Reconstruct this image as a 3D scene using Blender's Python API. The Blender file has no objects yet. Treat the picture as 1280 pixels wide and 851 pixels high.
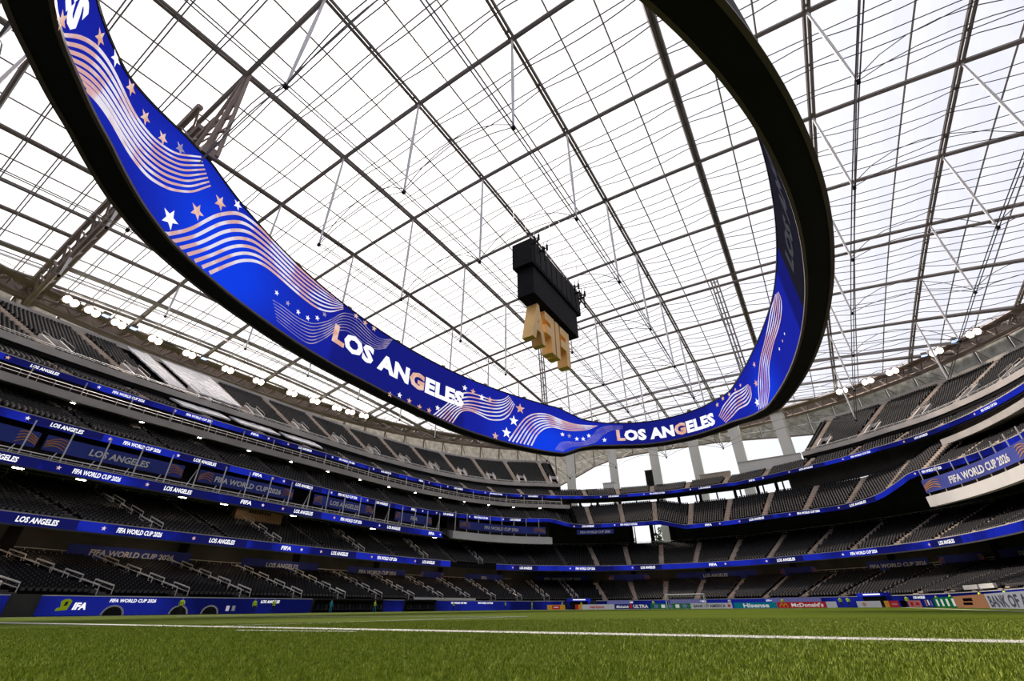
import bpy, bmesh, math, random
import numpy as np
from mathutils import Vector, Matrix

random.seed(7)
rng = np.random.default_rng(7)
scn = bpy.context.scene
COL = scn.collection
R = math.radians

# ------------------------------------------------------------------ camera, sky, sun, exposure
# world axes: +y runs from goal to goal, +x to the right hand stand, metres, camera over the origin
cam_d = bpy.data.cameras.new('camera')
cam = bpy.data.objects.new('camera', cam_d)
COL.objects.link(cam)
cam_d.sensor_fit = 'HORIZONTAL'
cam_d.sensor_width = 36.0
cam_d.lens = 36.0 * 556.0 / 1280.0
cam_d.clip_start = 0.05
cam_d.clip_end = 2000
HEAD, PITCH, ROLL = R(32.0), R(31.05), R(-0.5)
fh = Vector((-math.sin(HEAD), math.cos(HEAD), 0))
rt = Vector((math.cos(HEAD), math.sin(HEAD), 0))
fw = fh * math.cos(PITCH) + Vector((0, 0, 1)) * math.sin(PITCH)
up = -fh * math.sin(PITCH) + Vector((0, 0, 1)) * math.cos(PITCH)
r2 = rt * math.cos(ROLL) + up * math.sin(ROLL)
u2 = -rt * math.sin(ROLL) + up * math.cos(ROLL)
m3 = Matrix((r2, u2, -fw)).transposed().to_4x4()
m3.translation = Vector((0, 0, 0.36))
cam.matrix_world = m3
scn.camera = cam

scn.view_settings.view_transform = 'Standard'
scn.view_settings.look = 'None'
scn.view_settings.exposure = 0.0
scn.view_settings.gamma = 1.0
scn.view_settings.use_curve_mapping = False
scn.cycles.transparent_max_bounces = 24
scn.cycles.max_bounces = 6
scn.cycles.diffuse_bounces = 3
scn.cycles.sample_clamp_indirect = 4.0

SUN = Vector((-0.585, 0.30, 0.755)).normalized()
world = bpy.data.worlds.new('sky')
scn.world = world
world.use_nodes = True
nt = world.node_tree
for n in list(nt.nodes):
    nt.nodes.remove(n)
wo = nt.nodes.new('ShaderNodeOutputWorld')
bg = nt.nodes.new('ShaderNodeBackground')
tc = nt.nodes.new('ShaderNodeTexCoord')
dt = nt.nodes.new('ShaderNodeVectorMath'); dt.operation = 'DOT_PRODUCT'
dt.inputs[1].default_value = SUN
nt.links.new(tc.outputs['Generated'], dt.inputs[0])
rp = nt.nodes.new('ShaderNodeValToRGB')          # thin bright cloud, brighter and warmer round the sun
cr = rp.color_ramp
cr.elements[0].position = 0.0; cr.elements[0].color = (0.93, 0.97, 1.04, 1)
cr.elements[1].position = 1.0; cr.elements[1].color = (2.6, 2.45, 2.2, 1)
for pos, c in ((0.50, (0.98, 1.0, 1.06)), (0.66, (1.12, 1.13, 1.15)), (0.80, (1.32, 1.30, 1.27)), (0.95, (1.9, 1.8, 1.65))):
    e = cr.elements.new(pos); e.color = (*c, 1)
nt.links.new(dt.outputs['Value'], rp.inputs[0])
nt.links.new(rp.outputs[0], bg.inputs[0])
bg.inputs[1].default_value = 1.0
nt.links.new(bg.outputs[0], wo.inputs[0])

sun_d = bpy.data.lights.new('sun', 'SUN')
sun_d.energy = 8.5
sun_d.angle = R(9)                                # softened by cloud and roof film
sun_d.color = (1.0, 0.86, 0.70)
sun = bpy.data.objects.new('sun', sun_d)
COL.objects.link(sun)
sun.rotation_euler = SUN.to_track_quat('Z', 'Y').to_euler()

# ------------------------------------------------------------------ materials
def mat(name, col, rough=0.6, metal=0.0, emit=0.0, var=0.0, scale=1.0, spec=0.5, bump=0.0, ecol=None, col2=None):
    m = bpy.data.materials.new(name)
    m.use_nodes = True
    t = m.node_tree
    b = t.nodes['Principled BSDF']
    b.inputs['Base Color'].default_value = (*(tuple(c * 0.12 for c in col) if emit else col), 1)
    b.inputs['Roughness'].default_value = rough
    b.inputs['Metallic'].default_value = metal
    b.inputs['Specular IOR Level'].default_value = 0.0 if emit else spec
    if emit:
        b.inputs['Emission Color'].default_value = (*(ecol or col), 1)
        b.inputs['Emission Strength'].default_value = emit
    if var or col2:
        co = t.nodes.new('ShaderNodeTexCoord')
        nz = t.nodes.new('ShaderNodeTexNoise')
        nz.inputs['Scale'].default_value = scale
        nz.inputs['Detail'].default_value = 4
        t.links.new(co.outputs['Object'], nz.inputs['Vector'])
        mx = t.nodes.new('ShaderNodeMix'); mx.data_type = 'RGBA'
        rr = t.nodes.new('ShaderNodeMapRange')
        rr.inputs[1].default_value = 0.44 if emit else 0.35; rr.inputs[2].default_value = 0.56 if emit else 0.65
        t.links.new(nz.outputs[0], rr.inputs[0])
        t.links.new(rr.outputs[0], mx.inputs['Factor'])
        c2 = col2 or tuple(c * (1 - var) for c in col)
        mx.inputs['A'].default_value = (*col, 1)
        mx.inputs['B'].default_value = (*c2, 1)
        if not emit:
            t.links.new(mx.outputs['Result'], b.inputs['Base Color'])
        if emit:
            t.links.new(mx.outputs['Result'], b.inputs['Emission Color'])
        if bump:
            bp = t.nodes.new('ShaderNodeBump')
            bp.inputs['Strength'].default_value = bump
            t.links.new(nz.outputs[0], bp.inputs['Height'])
            t.links.new(bp.outputs[0], b.inputs['Normal'])
    return m

M = {}
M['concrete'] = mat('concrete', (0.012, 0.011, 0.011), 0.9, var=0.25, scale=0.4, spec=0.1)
M['conc_edge'] = mat('concrete_edge', (0.54, 0.50, 0.47), 0.8, var=0.2, scale=0.3)
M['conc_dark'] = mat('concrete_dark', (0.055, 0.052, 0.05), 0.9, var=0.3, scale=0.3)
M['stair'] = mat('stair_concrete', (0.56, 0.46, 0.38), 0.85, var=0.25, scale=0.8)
M['stair_shaded'] = mat('stair_shaded', (0.10, 0.09, 0.085), 0.85, var=0.25, scale=0.8)  # stair concrete of the left lower aisles, with the shade painted in
M['white_conc'] = mat('white_panel', (0.74, 0.72, 0.69), 0.7, var=0.10, scale=0.2)
M['seat'] = mat('seat_plastic', (0.010, 0.010, 0.011), 0.6, spec=0.06)
M['seat_pan_lit'] = mat('seat_pan_lit_plastic', (0.066, 0.062, 0.060), 0.6, spec=0.06)  # same plastic made paler: sky light on the pan fronts put into the colour
M['cover'] = mat('seat_cover_cloth', (0.55, 0.55, 0.57), 0.9, var=0.15, scale=0.5)
M['rail'] = mat('rail_metal', (0.80, 0.78, 0.75), 0.35, metal=0.3)
M['steel'] = mat('roof_steel', (0.30, 0.265, 0.255), 0.55, metal=0.2, var=0.2, scale=0.15)
M['steel_brown'] = mat('truss_steel', (0.30, 0.235, 0.20), 0.6, metal=0.1, var=0.3, scale=0.2)
M['cable'] = mat('cable_steel', (0.16, 0.15, 0.155), 0.5, metal=0.4)
M['strut'] = mat('strut_paint', (0.70, 0.68, 0.68), 0.5)
M['black'] = mat('black_panel', (0.010, 0.009, 0.009), 0.75, spec=0.2)
M['brown_trim'] = mat('bronze_trim', (0.10, 0.07, 0.06), 0.5)
M['speaker'] = mat('speaker_black', (0.006, 0.006, 0.007), 0.8, spec=0.2, var=0.5, scale=1.2)
M['gold'] = mat('gold_letter', (0.90, 0.54, 0.16), 0.4, metal=0.1, var=0.12, scale=0.4)
M['blue_cloth'] = mat('blue_banner', (0.030, 0.052, 0.36), 0.8, col2=(0.020, 0.034, 0.24), scale=0.15)
M['white_print'] = mat('white_print', (0.70, 0.70, 0.72), 0.8)
M['orange_print'] = mat('orange_print', (0.55, 0.26, 0.05), 0.8, col2=(0.30, 0.12, 0.06), scale=0.6)
M['led_blue'] = mat('led_blue', (0.012, 0.024, 0.42), 0.5, emit=0.85, col2=(0.006, 0.008, 0.11), scale=0.10)
M['led_wall'] = mat('led_wall_blue', (0.010, 0.018, 0.26), 0.5, emit=0.75, col2=(0.004, 0.006, 0.07), scale=0.06)
M['led_segment'] = mat('led_navy_segment', (0.010, 0.012, 0.12), 0.5, emit=0.7)
M['led_screen'] = mat('led_screen_blue', (0.012, 0.030, 0.62), 0.5, emit=0.95, col2=(0.010, 0.014, 0.26), scale=0.05)
M['led_white'] = mat('led_white', (0.9, 0.9, 0.95), 0.5, emit=1.1)
M['led_pink'] = mat('led_rose', (0.72, 0.42, 0.40), 0.5, emit=0.9, col2=(0.86, 0.82, 0.92), scale=0.22)
M['led_rose2'] = mat('led_rose_gold', (0.78, 0.42, 0.30), 0.5, emit=0.9, col2=(0.9, 0.62, 0.52), scale=0.5)
M['led_dim'] = mat('led_dim_line', (0.30, 0.26, 0.52), 0.5, emit=0.7, col2=(0.62, 0.52, 0.66), scale=0.3)
M['led_offaxis'] = mat('led_offaxis', (0.020, 0.020, 0.035), 0.5, emit=0.5)  # dimming of the screen at a grazing view, put into the colour
M['led_offaxis_grey'] = mat('led_offaxis_text', (0.09, 0.09, 0.11), 0.5, emit=0.5)  # lettering greyed in colour for the same grazing view
M['lamp'] = mat('lamp_lens', (1.0, 0.93, 0.78), 0.4, emit=14.0)
M['lamp_soft'] = mat('downlight_lens', (1.0, 0.9, 0.75), 0.4, emit=30.0)
M['lamp_blue'] = mat('blue_lamp_lens', (0.35, 0.55, 1.0), 0.4, emit=3.0)
M['lamp_warm'] = mat('warm_tube_lens', (1.0, 0.76, 0.52), 0.4, emit=60.0)
M['tan'] = mat('tan_board', (0.42, 0.24, 0.14), 0.7, var=0.2, scale=0.4)
M['dark_print'] = mat('dark_print', (0.04, 0.02, 0.03), 0.7)
M['hivis'] = mat('hivis_yellow', (0.55, 0.75, 0.03), 0.7)
M['skin'] = mat('skin', (0.35, 0.20, 0.13), 0.6)
M['navy_cloth'] = mat('navy_cloth', (0.012, 0.014, 0.03), 0.8)
M['cyan_cloth'] = mat('cyan_cloth', (0.02, 0.30, 0.45), 0.8)
M['hair'] = mat('dark_hair', (0.012, 0.010, 0.009), 0.6)
M['line_paint'] = mat('line_paint', (0.62, 0.62, 0.56), 0.9, var=0.25, scale=6)
M['net'] = mat('net_cord', (0.7, 0.7, 0.7), 0.8)
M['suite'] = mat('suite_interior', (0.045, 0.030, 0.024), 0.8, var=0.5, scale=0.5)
M['glass_dark'] = mat('suite_glass', (0.02, 0.022, 0.025), 0.12, spec=0.6)
M['neon'] = mat('neon_yellow_print', (0.55, 0.72, 0.02), 0.6, emit=0.25)
M['leaf'] = mat('tree_leaves', (0.05, 0.08, 0.02), 0.8, var=0.5, scale=1.5)
M['bark'] = mat('bark', (0.07, 0.05, 0.035), 0.9)
def flat(name, c, emit=0.35):
    if name not in M:
        M[name] = mat(name, c, 0.6, emit=emit)
    return M[name]

# perforated aluminium skin: light grey with a mottled hole pattern
m = M['skin_panel'] = mat('perforated_skin', (0.78, 0.78, 0.78), 0.6, col2=(0.16, 0.155, 0.15), scale=0.6)
_t = m.node_tree                                   # the holes let daylight through from outside
_tl = _t.nodes.new('ShaderNodeBsdfTranslucent'); _tl.inputs[0].default_value = (0.66, 0.65, 0.65, 1)
_mx = _t.nodes.new('ShaderNodeMixShader'); _mx.inputs[0].default_value = 0.45
_t.links.new(_t.nodes['Principled BSDF'].outputs[0], _mx.inputs[1]); _t.links.new(_tl.outputs[0], _mx.inputs[2])
_t.links.new(_mx.outputs[0], _t.nodes['Material Output'].inputs[0])

# roof film: thin translucent foil, most of the light goes straight through
m = bpy.data.materials.new('roof_film'); m.use_nodes = True
t = m.node_tree
t.nodes.remove(t.nodes['Principled BSDF'])
tr = t.nodes.new('ShaderNodeBsdfTransparent'); tr.inputs[0].default_value = (0.80, 0.81, 0.885, 1)
tl = t.nodes.new('ShaderNodeBsdfTranslucent'); tl.inputs[0].default_value = (0.9, 0.9, 0.92, 1)
mx = t.nodes.new('ShaderNodeMixShader'); mx.inputs[0].default_value = 0.08
t.links.new(tr.outputs[0], mx.inputs[1]); t.links.new(tl.outputs[0], mx.inputs[2])
t.links.new(mx.outputs[0], t.nodes['Material Output'].inputs[0])
M['film'] = m

# video board picture: blue that brightens towards the wave crests (per-vertex level on the screen)
m = M['led_screen']; t = m.node_tree; b = t.nodes['Principled BSDF']
at = t.nodes.new('ShaderNodeAttribute'); at.attribute_name = 'level'
lr = t.nodes.new('ShaderNodeValToRGB')
lr.color_ramp.elements[0].color = (0.008, 0.008, 0.075, 1); lr.color_ramp.elements[1].color = (0.006, 0.050, 0.80, 1)
e_ = lr.color_ramp.elements.new(0.5); e_.color = (0.010, 0.017, 0.33, 1)
t.links.new(at.outputs['Fac'], lr.inputs[0]); t.links.new(lr.outputs[0], b.inputs['Emission Color'])

# turf: mowing bands across the pitch, blade-scale noise
m = bpy.data.materials.new('turf'); m.use_nodes = True
t = m.node_tree; b = t.nodes['Principled BSDF']
b.inputs['Roughness'].default_value = 0.8
b.inputs['Specular IOR Level'].default_value = 0.02
co = t.nodes.new('ShaderNodeTexCoord')
sp = t.nodes.new('ShaderNodeSeparateXYZ'); t.links.new(co.outputs['Object'], sp.inputs[0])
dv = t.nodes.new('ShaderNodeMath'); dv.operation = 'MULTIPLY'; dv.inputs[1].default_value = math.pi / 5.5
t.links.new(sp.outputs['Y'], dv.inputs[0])
sn = t.nodes.new('ShaderNodeMath'); sn.operation = 'SINE'; t.links.new(dv.outputs[0], sn.inputs[0])
mr = t.nodes.new('ShaderNodeMapRange'); mr.inputs[1].default_value = -0.25; mr.inputs[2].default_value = 0.25
t.links.new(sn.outputs[0], mr.inputs[0])
ma = t.nodes.new('ShaderNodeMix'); ma.data_type = 'RGBA'
ma.inputs['A'].default_value = (0.042, 0.082, 0.003, 1); ma.inputs['B'].default_value = (0.072, 0.108, 0.005, 1)
t.links.new(mr.outputs[0], ma.inputs['Factor'])
nz = t.nodes.new('ShaderNodeTexNoise'); nz.inputs['Scale'].default_value = 9; nz.inputs['Detail'].default_value = 8
t.links.new(co.outputs['Object'], nz.inputs['Vector'])
n2 = t.nodes.new('ShaderNodeTexNoise'); n2.inputs['Scale'].default_value = 0.35; n2.inputs['Detail'].default_value = 3
t.links.new(co.outputs['Object'], n2.inputs['Vector'])
mb = t.nodes.new('ShaderNodeMix'); mb.data_type = 'RGBA'; mb.blend_type = 'MULTIPLY'
mb.inputs['Factor'].default_value = 0.8
t.links.new(ma.outputs['Result'], mb.inputs['A'])
cm = t.nodes.new('ShaderNodeValToRGB')
cm.color_ramp.elements[0].position = 0.3; cm.color_ramp.elements[0].color = (0.5, 0.55, 0.4, 1)
cm.color_ramp.elements[1].position = 0.7; cm.color_ramp.elements[1].color = (1.4, 1.35, 1.2, 1)
t.links.new(nz.outputs[0], cm.inputs[0]); t.links.new(cm.outputs[0], mb.inputs['B'])
mc = t.nodes.new('ShaderNodeMix'); mc.data_type = 'RGBA'
t.links.new(n2.outputs[0], mc.inputs['Factor'])
t.links.new(mb.outputs['Result'], mc.inputs['A'])
mc.inputs['B'].default_value = (0.070, 0.085, 0.008, 1)
t.links.new(mc.outputs['Result'], b.inputs['Base Color'])
bp = t.nodes.new('ShaderNodeBump'); bp.inputs['Strength'].default_value = 0.6; bp.inputs['Distance'].default_value = 0.05
t.links.new(nz.outputs[0], bp.inputs['Height']); t.links.new(bp.outputs[0], b.inputs['Normal'])
M['turf'] = m
m = bpy.data.materials.new('grass_blade'); m.use_nodes = True
t = m.node_tree; b = t.nodes['Principled BSDF']
b.inputs['Roughness'].default_value = 0.55
b.inputs['Specular IOR Level'].default_value = 0.15
gi = t.nodes.new('ShaderNodeTexCoord'); gn = t.nodes.new('ShaderNodeTexNoise'); gn.inputs['Scale'].default_value = 25
t.links.new(gi.outputs['Object'], gn.inputs['Vector'])
gr = t.nodes.new('ShaderNodeValToRGB')
gr.color_ramp.elements[0].position = 0.3; gr.color_ramp.elements[0].color = (0.075, 0.145, 0.005, 1)
gr.color_ramp.elements[1].position = 0.7; gr.color_ramp.elements[1].color = (0.46, 0.53, 0.075, 1)
t.links.new(gn.outputs[0], gr.inputs[0]); t.links.new(gr.outputs[0], b.inputs['Base Color'])
M['blade'] = m

# ------------------------------------------------------------------ mesh helpers
class MB:
    def __init__(s):
        s.v = []; s.f = []
    def add(s, vs, fs):
        k = len(s.v); s.v += [tuple(p) for p in vs]; s.f += [tuple(i + k for i in f) for f in fs]; return s
    def hexa(s, b, t):
        return s.add(list(b) + list(t), [(3, 2, 1, 0), (4, 5, 6, 7), (0, 1, 5, 4), (1, 2, 6, 5), (2, 3, 7, 6), (3, 0, 4, 7)])
    def box(s, c, size, ax=None):
        c = Vector(c); ax = ax or (Vector((1, 0, 0)), Vector((0, 1, 0)), Vector((0, 0, 1)))
        h = [a * (d / 2) for a, d in zip(ax, size)]
        q = [(-1, -1), (1, -1), (1, 1), (-1, 1)]
        return s.hexa([c + h[0] * x + h[1] * y - h[2] for x, y in q], [c + h[0] * x + h[1] * y + h[2] for x, y in q])
    def bar(s, p, q, w, h=None):
        p = Vector(p); q = Vector(q); d = q - p; L = d.length
        if L < 1e-6: return s
        z = d / L; u = Vector((0, 0, 1)) if abs(z.z) < 0.95 else Vector((1, 0, 0))
        x = u.cross(z).normalized(); y = z.cross(x)
        return s.box((p + q) / 2, (w, h or w, L), (x, y, z))
    def tube(s, pts, r, n=6, cap=True):
        pts = [Vector(p) for p in pts]; rs = r if isinstance(r, (list, tuple)) else [r] * len(pts)
        k = len(s.v); m_ = len(pts)
        for i, p in enumerate(pts):
            d = (pts[min(i + 1, m_ - 1)] - pts[max(i - 1, 0)]).normalized()
            u = Vector((0, 0, 1)) if abs(d.z) < 0.95 else Vector((1, 0, 0))
            x = u.cross(d).normalized(); y = d.cross(x)
            for j in range(n):
                a = 2 * math.pi * j / n
                s.v.append(tuple(p + (x * math.cos(a) + y * math.sin(a)) * rs[i]))
        for i in range(m_ - 1):
            for j in range(n):
                a = k + i * n + j; b_ = k + i * n + (j + 1) % n
                s.f.append((a, b_, b_ + n, a + n))
        if cap:
            s.f.append(tuple(k + j for j in reversed(range(n)))); s.f.append(tuple(k + (m_ - 1) * n + j for j in range(n)))
        return s
    def build(s, name, mt, parent=None, smooth=False):
        return link_mesh(name, s.v, s.f, mt, parent, smooth)

def link_mesh(name, v, f, mt, parent=None, smooth=False):
    me = bpy.data.meshes.new(name)
    me.from_pydata(v, [], f)
    me.update()
    if smooth:
        me.shade_smooth()
    me.materials.append(M[mt] if isinstance(mt, str) else mt)
    o = bpy.data.objects.new(name, me)
    COL.objects.link(o)
    if parent is not None:
        o.parent = parent
    return o

def big_mesh(name, v, quads, mt, parent=None, mt2=None, idx=None):
    """fast build from numpy arrays of vertices and quads / triangles"""
    me = bpy.data.meshes.new(name)
    n = quads.shape[1]
    me.vertices.add(len(v)); me.vertices.foreach_set('co', np.asarray(v, np.float32).ravel())
    me.loops.add(quads.size); me.loops.foreach_set('vertex_index', quads.astype(np.int32).ravel())
    me.polygons.add(len(quads))
    me.polygons.foreach_set('loop_start', np.arange(0, quads.size, n, dtype=np.int32))
    me.update(calc_edges=True)
    me.materials.append(M[mt])
    if mt2:
        me.materials.append(M[mt2]); me.polygons.foreach_set('material_index', np.asarray(idx, np.int32))
    o = bpy.data.objects.new(name, me)
    COL.objects.link(o)
    if parent is not None:
        o.parent = parent
    return o

def empty(name, loc=(0, 0, 0)):
    o = bpy.data.objects.new(name, None)
    COL.objects.link(o); o.location = loc
    return o

def tag(o, label=None, cat=None, group=None, kind=None):
    if label: o['label'] = label
    if cat: o['category'] = cat
    if group: o['group'] = group
    if kind: o['kind'] = kind
    return o

_tx = {}
def text_geo(txt, bold=0.0, shear=0.0, res=2, spacing=1.0):
    """glyph outlines as a flat mesh, cap height 1, centred on x, baseline 0"""
    key = (txt, bold, shear, spacing)
    if key not in _tx:
        cu = bpy.data.curves.new('text', 'FONT')
        cu.body = txt; cu.size = 1.0; cu.offset = bold; cu.shear = shear
        cu.resolution_u = res; cu.space_character = spacing
        ob = bpy.data.objects.new('text', cu); COL.objects.link(ob)
        dg = bpy.context.evaluated_depsgraph_get()
        me = ob.evaluated_get(dg).to_mesh()
        v = np.array([x.co[:] for x in me.vertices]); f = [tuple(p.vertices) for p in me.polygons]
        ob.evaluated_get(dg).to_mesh_clear()
        bpy.data.objects.remove(ob); bpy.data.curves.remove(cu)
        h = v[:, 1].max()
        v = v[:, :2] / h
        v[:, 0] -= (v[:, 0].min() + v[:, 0].max()) / 2
        _tx[key] = (v, f)
    return _tx[key]

def text_on(name, txt, fn, height, mt, parent, width=None, bold=0.03, shear=0.0, anchor='c', spacing=1.0):
    """fn(x_metres, y_metres) -> world point on the carrying surface"""
    v, f = text_geo(txt, bold, shear, spacing=spacing)
    w = v[:, 0].max() - v[:, 0].min()
    kx = (width / w) if width else height
    off = 0 if anchor == 'c' else (w * kx / 2 if anchor == 'l' else -w * kx / 2)
    vs = [tuple(fn(x * kx + off, y * height)) for x, y in v]
    return link_mesh(name, vs, f, mt, parent)

# ------------------------------------------------------------------ bowl plan: a rounded rectangle round the pitch
X0, Y0, A0, B0, NE = -25.5, 55.0, 44.0, 71.0, 3.5
def plan_th(o, th):
    c, s = np.cos(th), np.sin(th); p = 2 / NE
    return np.stack([X0 + (A0 + o) * np.sign(c) * np.abs(c) ** p, Y0 + (B0 + o) * np.sign(s) * np.abs(s) ** p], -1)
_th = np.radians(np.linspace(-270 + 90, 90 + 180, 72001))
_P = plan_th(20, _th)
_s = np.concatenate([[0], np.cumsum(np.hypot(*np.diff(_P, axis=0).T))])
_s0 = np.interp(np.radians(90), _th, _s)
_sv = -(_s - _s0)                                  # arc length from the far end centre, positive to the right
LEN = float(_s[np.searchsorted(_th, np.radians(269.999))] - _s[np.searchsorted(_th, np.radians(-90))])
HALF = LEN / 2
def th_of(s):
    return np.interp(-np.asarray(s, float), -_sv, _th)
def plan(o, s):
    return plan_th(np.asarray(o, float), th_of(s))
def frame(o, s):
    """point, unit tangent (towards +s) and unit normal towards the pitch"""
    p = plan(o, s); a = plan(o, np.asarray(s, float) - 0.2); b = plan(o, np.asarray(s, float) + 0.2)
    t = b - a; t = t / np.linalg.norm(t, axis=-1, keepdims=True)
    n = np.stack([t[..., 1], -t[..., 0]], -1)
    return p, t, n
KS = [(-230, 1.0), (-110, 1.0), (-80, 1.02), (-50, 1.05), (-25, 1.02), (-10, 1.0), (10, 1.0), (28, 1.05), (45, 1.08), (62, 1.07), (90, 1.03), (140, 1.0), (230, 1.0)]
def kz(s):
    return np.interp(s, [a for a, _ in KS], [b for _, b in KS])
R3 = [(-240, 21.2), (-160.3, 21.1), (-126.4, 20.7), (-100.9, 20.9), (-72, 22.1), (-49.5, 23.0), (-41.5, 21.2), (-27.4, 21.1), (-12.5, 20.8), (-5.5, 19.0), (8.4, 19.1), (18.3, 19.6), (38.4, 19.8), (46.3, 20.5), (56.3, 23.3), (90.2, 21.2), (240, 21.2)]
def z3(s):
    return np.interp(s, [a for a, _ in R3], [b for _, b in R3])
def zk(s, z):
    return 1.8 + (np.asarray(z) - 1.8) * kz(s)
def zt3(s, z):
    return z3(s) + (np.asarray(z) - 21.0)
def sweep(name, prof, s0, s1, mt, parent=None, zf=zk, step=2.5, closed=True, caps=True):
    """sweep a profile of (offset, z) along the bowl from s0 to s1"""
    n = max(2, int(abs(s1 - s0) / step) + 1)
    ss = np.linspace(s0, s1, n); m_ = len(prof)
    v = np.zeros((n, m_, 3))
    for j, (o, z) in enumerate(prof):
        v[:, j, :2] = plan(o, ss); v[:, j, 2] = zf(ss, z)
    q = []
    mj = m_ if closed else m_ - 1
    for i in range(n - 1):
        for j in range(mj):
            k = (j + 1) % m_
            q.append((i * m_ + j, (i + 1) * m_ + j, (i + 1) * m_ + k, i * m_ + k))
    q = [tuple(x) for x in q]
    if closed and caps:
        q.append(tuple(range(m_))); q.append(tuple((n - 1) * m_ + j for j in reversed(range(m_))))
    return link_mesh(name, [tuple(p) for p in v.reshape(-1, 3)], q, mt, parent)
def surf(o, s, zc, zf=zk):
    """mapping (x along the ring, y up) onto the bowl face at offset o"""
    d = float(np.linalg.norm(plan(o, s + 0.5) - plan(o, s - 0.5)))
    def fn(x, y):
        ss = s + x / d
        p = plan(o, ss)
        return (float(p[0]), float(p[1]), float(zf(ss, zc)) + y)
    return fn

# ------------------------------------------------------------------ pitch
pitch = link_mesh('floor', [(-400, -300, 0), (400, -300, 0), (400, 500, 0), (-400, 500, 0)], [(0, 1, 2, 3)], 'turf')
tag(pitch, 'green mown turf pitch with mowing bands', 'pitch', kind='structure')
GX, GY0, GY1 = -25.6, 7.0, 105.0
def line(x0, y0, x1, y1, w=0.14):
    mb = MB(); d = Vector((x1 - x0, y1 - y0, 0)).normalized(); n = Vector((-d.y, d.x, 0)) * w / 2
    a = Vector((x0, y0, 0)); b = Vector((x1, y1, 0))
    mb.hexa([a - n, b - n, b + n, a + n], [p + Vector((0, 0, 0.022)) for p in (a - n, b - n, b + n, a + n)])
    return mb.build('line_marking', 'line_paint', pitch)
line(-75, GY0 - 0.9, 40, GY0 + 1.4, 0.50)
line(GX + 11.5, GY0 + 0.35, GX + 12.6, GY0 + 15, 0.14)
line(GX + 12.6, GY0 + 15, GX - 20, GY0 + 14.4, 0.14)
line(-10.6, GY0 - 0.8, -7.6, GY0 - 0.3, 0.16)
line(GX - 34, GY1, GX + 34, GY1)
line(GX - 20.2, GY1, GX - 20.2, GY1 - 16.5); line(GX + 20.2, GY1, GX + 20.2, GY1 - 16.5); line(GX - 20.2, GY1 - 16.5, GX + 20.2, GY1 - 16.5)
line(GX - 34, GY0, GX - 34, GY1); line(GX + 34, GY0, GX + 34, GY1)

# foreground blades, one stuff object
NB = 480000
d_ = 1.6 + 17.0 * rng.random(NB) ** 1.6
a_ = R(122) + (rng.random(NB) - 0.5) * R(118)
bx, by = d_ * np.cos(a_), d_ * np.sin(a_)
hh = (0.022 + 0.022 * rng.random(NB)); ww = (0.0022 + 0.0011 * rng.random(NB)) * (0.8 + d_ / 6)
dirn = rng.random(NB) * 6.283; lean = 0.010 + 0.022 * rng.random(NB); la = rng.random(NB) * 6.283
vv = np.zeros((NB, 3, 3))
vv[:, 0] = np.stack([bx - np.cos(dirn) * ww, by - np.sin(dirn) * ww, 0 * bx], -1)
vv[:, 1] = np.stack([bx + np.cos(dirn) * ww, by + np.sin(dirn) * ww, 0 * bx], -1)
vv[:, 2] = np.stack([bx + np.cos(la) * lean, by + np.sin(la) * lean, hh], -1)
online = np.abs(by - (GY0 - 0.9 + (bx + 75) * 0.02)) < 0.22
vg = vv[~online]; 
grass = big_mesh('grass', vg.reshape(-1, 3), np.arange(len(vg) * 3).reshape(-1, 3), 'blade')
tag(grass, 'short green grass blades growing in the near turf', 'grass', kind='stuff')
vw = vv[online]
big_mesh('line_blades', vw.reshape(-1, 3), np.arange(len(vw) * 3).reshape(-1, 3), 'line_paint', pitch)['kind'] = 'stuff'

# ------------------------------------------------------------------ bowl tiers
def steps(o0, z0, o1, z1, n):
    """stepped top profile"""
    pr = []; do = (o1 - o0) / n; dz = (z1 - z0) / n
    for i in range(n):
        pr += [(o0 + i * do, z0 + i * dz), (o0 + (i + 1) * do, z0 + i * dz)]
    return pr + [(o1, z1)]
FULL = (-HALF, HALF)
TIERS = {   # name: (o0, z0, o1, z1, rows, underside, zf, sections)
    'lower_terrace': (0.4, 1.9, 18.0, 6.6, 20, [(18.6, 6.6), (18.6, -0.4), (0.0, -0.4), (0.0, 1.9)], zk, [FULL]),
    'second_terrace': (8.3, 10.0, 24.0, 16.6, 18, [(24.6, 16.6), (24.6, 14.0), (8.1, 8.95), (8.1, 10.0)], zk, [FULL]),
    'club_terrace': (13.3, 22.1, 22.0, 27.0, 10, [(22.5, 27.0), (22.5, 24.4), (13.1, 20.9), (13.1, 22.1)], zt3, [(61.0, HALF), (-HALF, -41.0)]),
    'far_club_terrace': (13.3, 22.1, 23.5, 29.4, 14, [(24.0, 29.4), (24.0, 26.0), (13.1, 20.9), (13.1, 22.1)], zt3, [(-41.0, 61.0)]),
    'balcony_terrace': (21.3, 31.5, 27.5, 34.6, 7, [(28.0, 34.6), (28.0, 32.4), (21.1, 30.2), (21.1, 31.5)], zk, [FULL]),
    'upper_terrace': (27.3, 36.4, 48.0, 50.0, 25, [(49.0, 50.0), (49.0, 47.0), (27.1, 35.0), (27.1, 36.4)], zk, [(26.0, HALF), (-HALF, -42.5)]),
}
TLAB = {'lower_terrace': 'lowest stepped concrete seating tier beside the pitch wall', 'second_terrace': 'second stepped concrete seating tier above the lowest one',
        'club_terrace': 'stepped club seating tier above the suites', 'far_club_terrace': 'taller stepped club tier behind the far goal', 'balcony_terrace': 'shallow stepped balcony tier under the upper deck', 'upper_terrace': 'steep stepped upper deck under the roof edge'}
terr = {}
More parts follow.
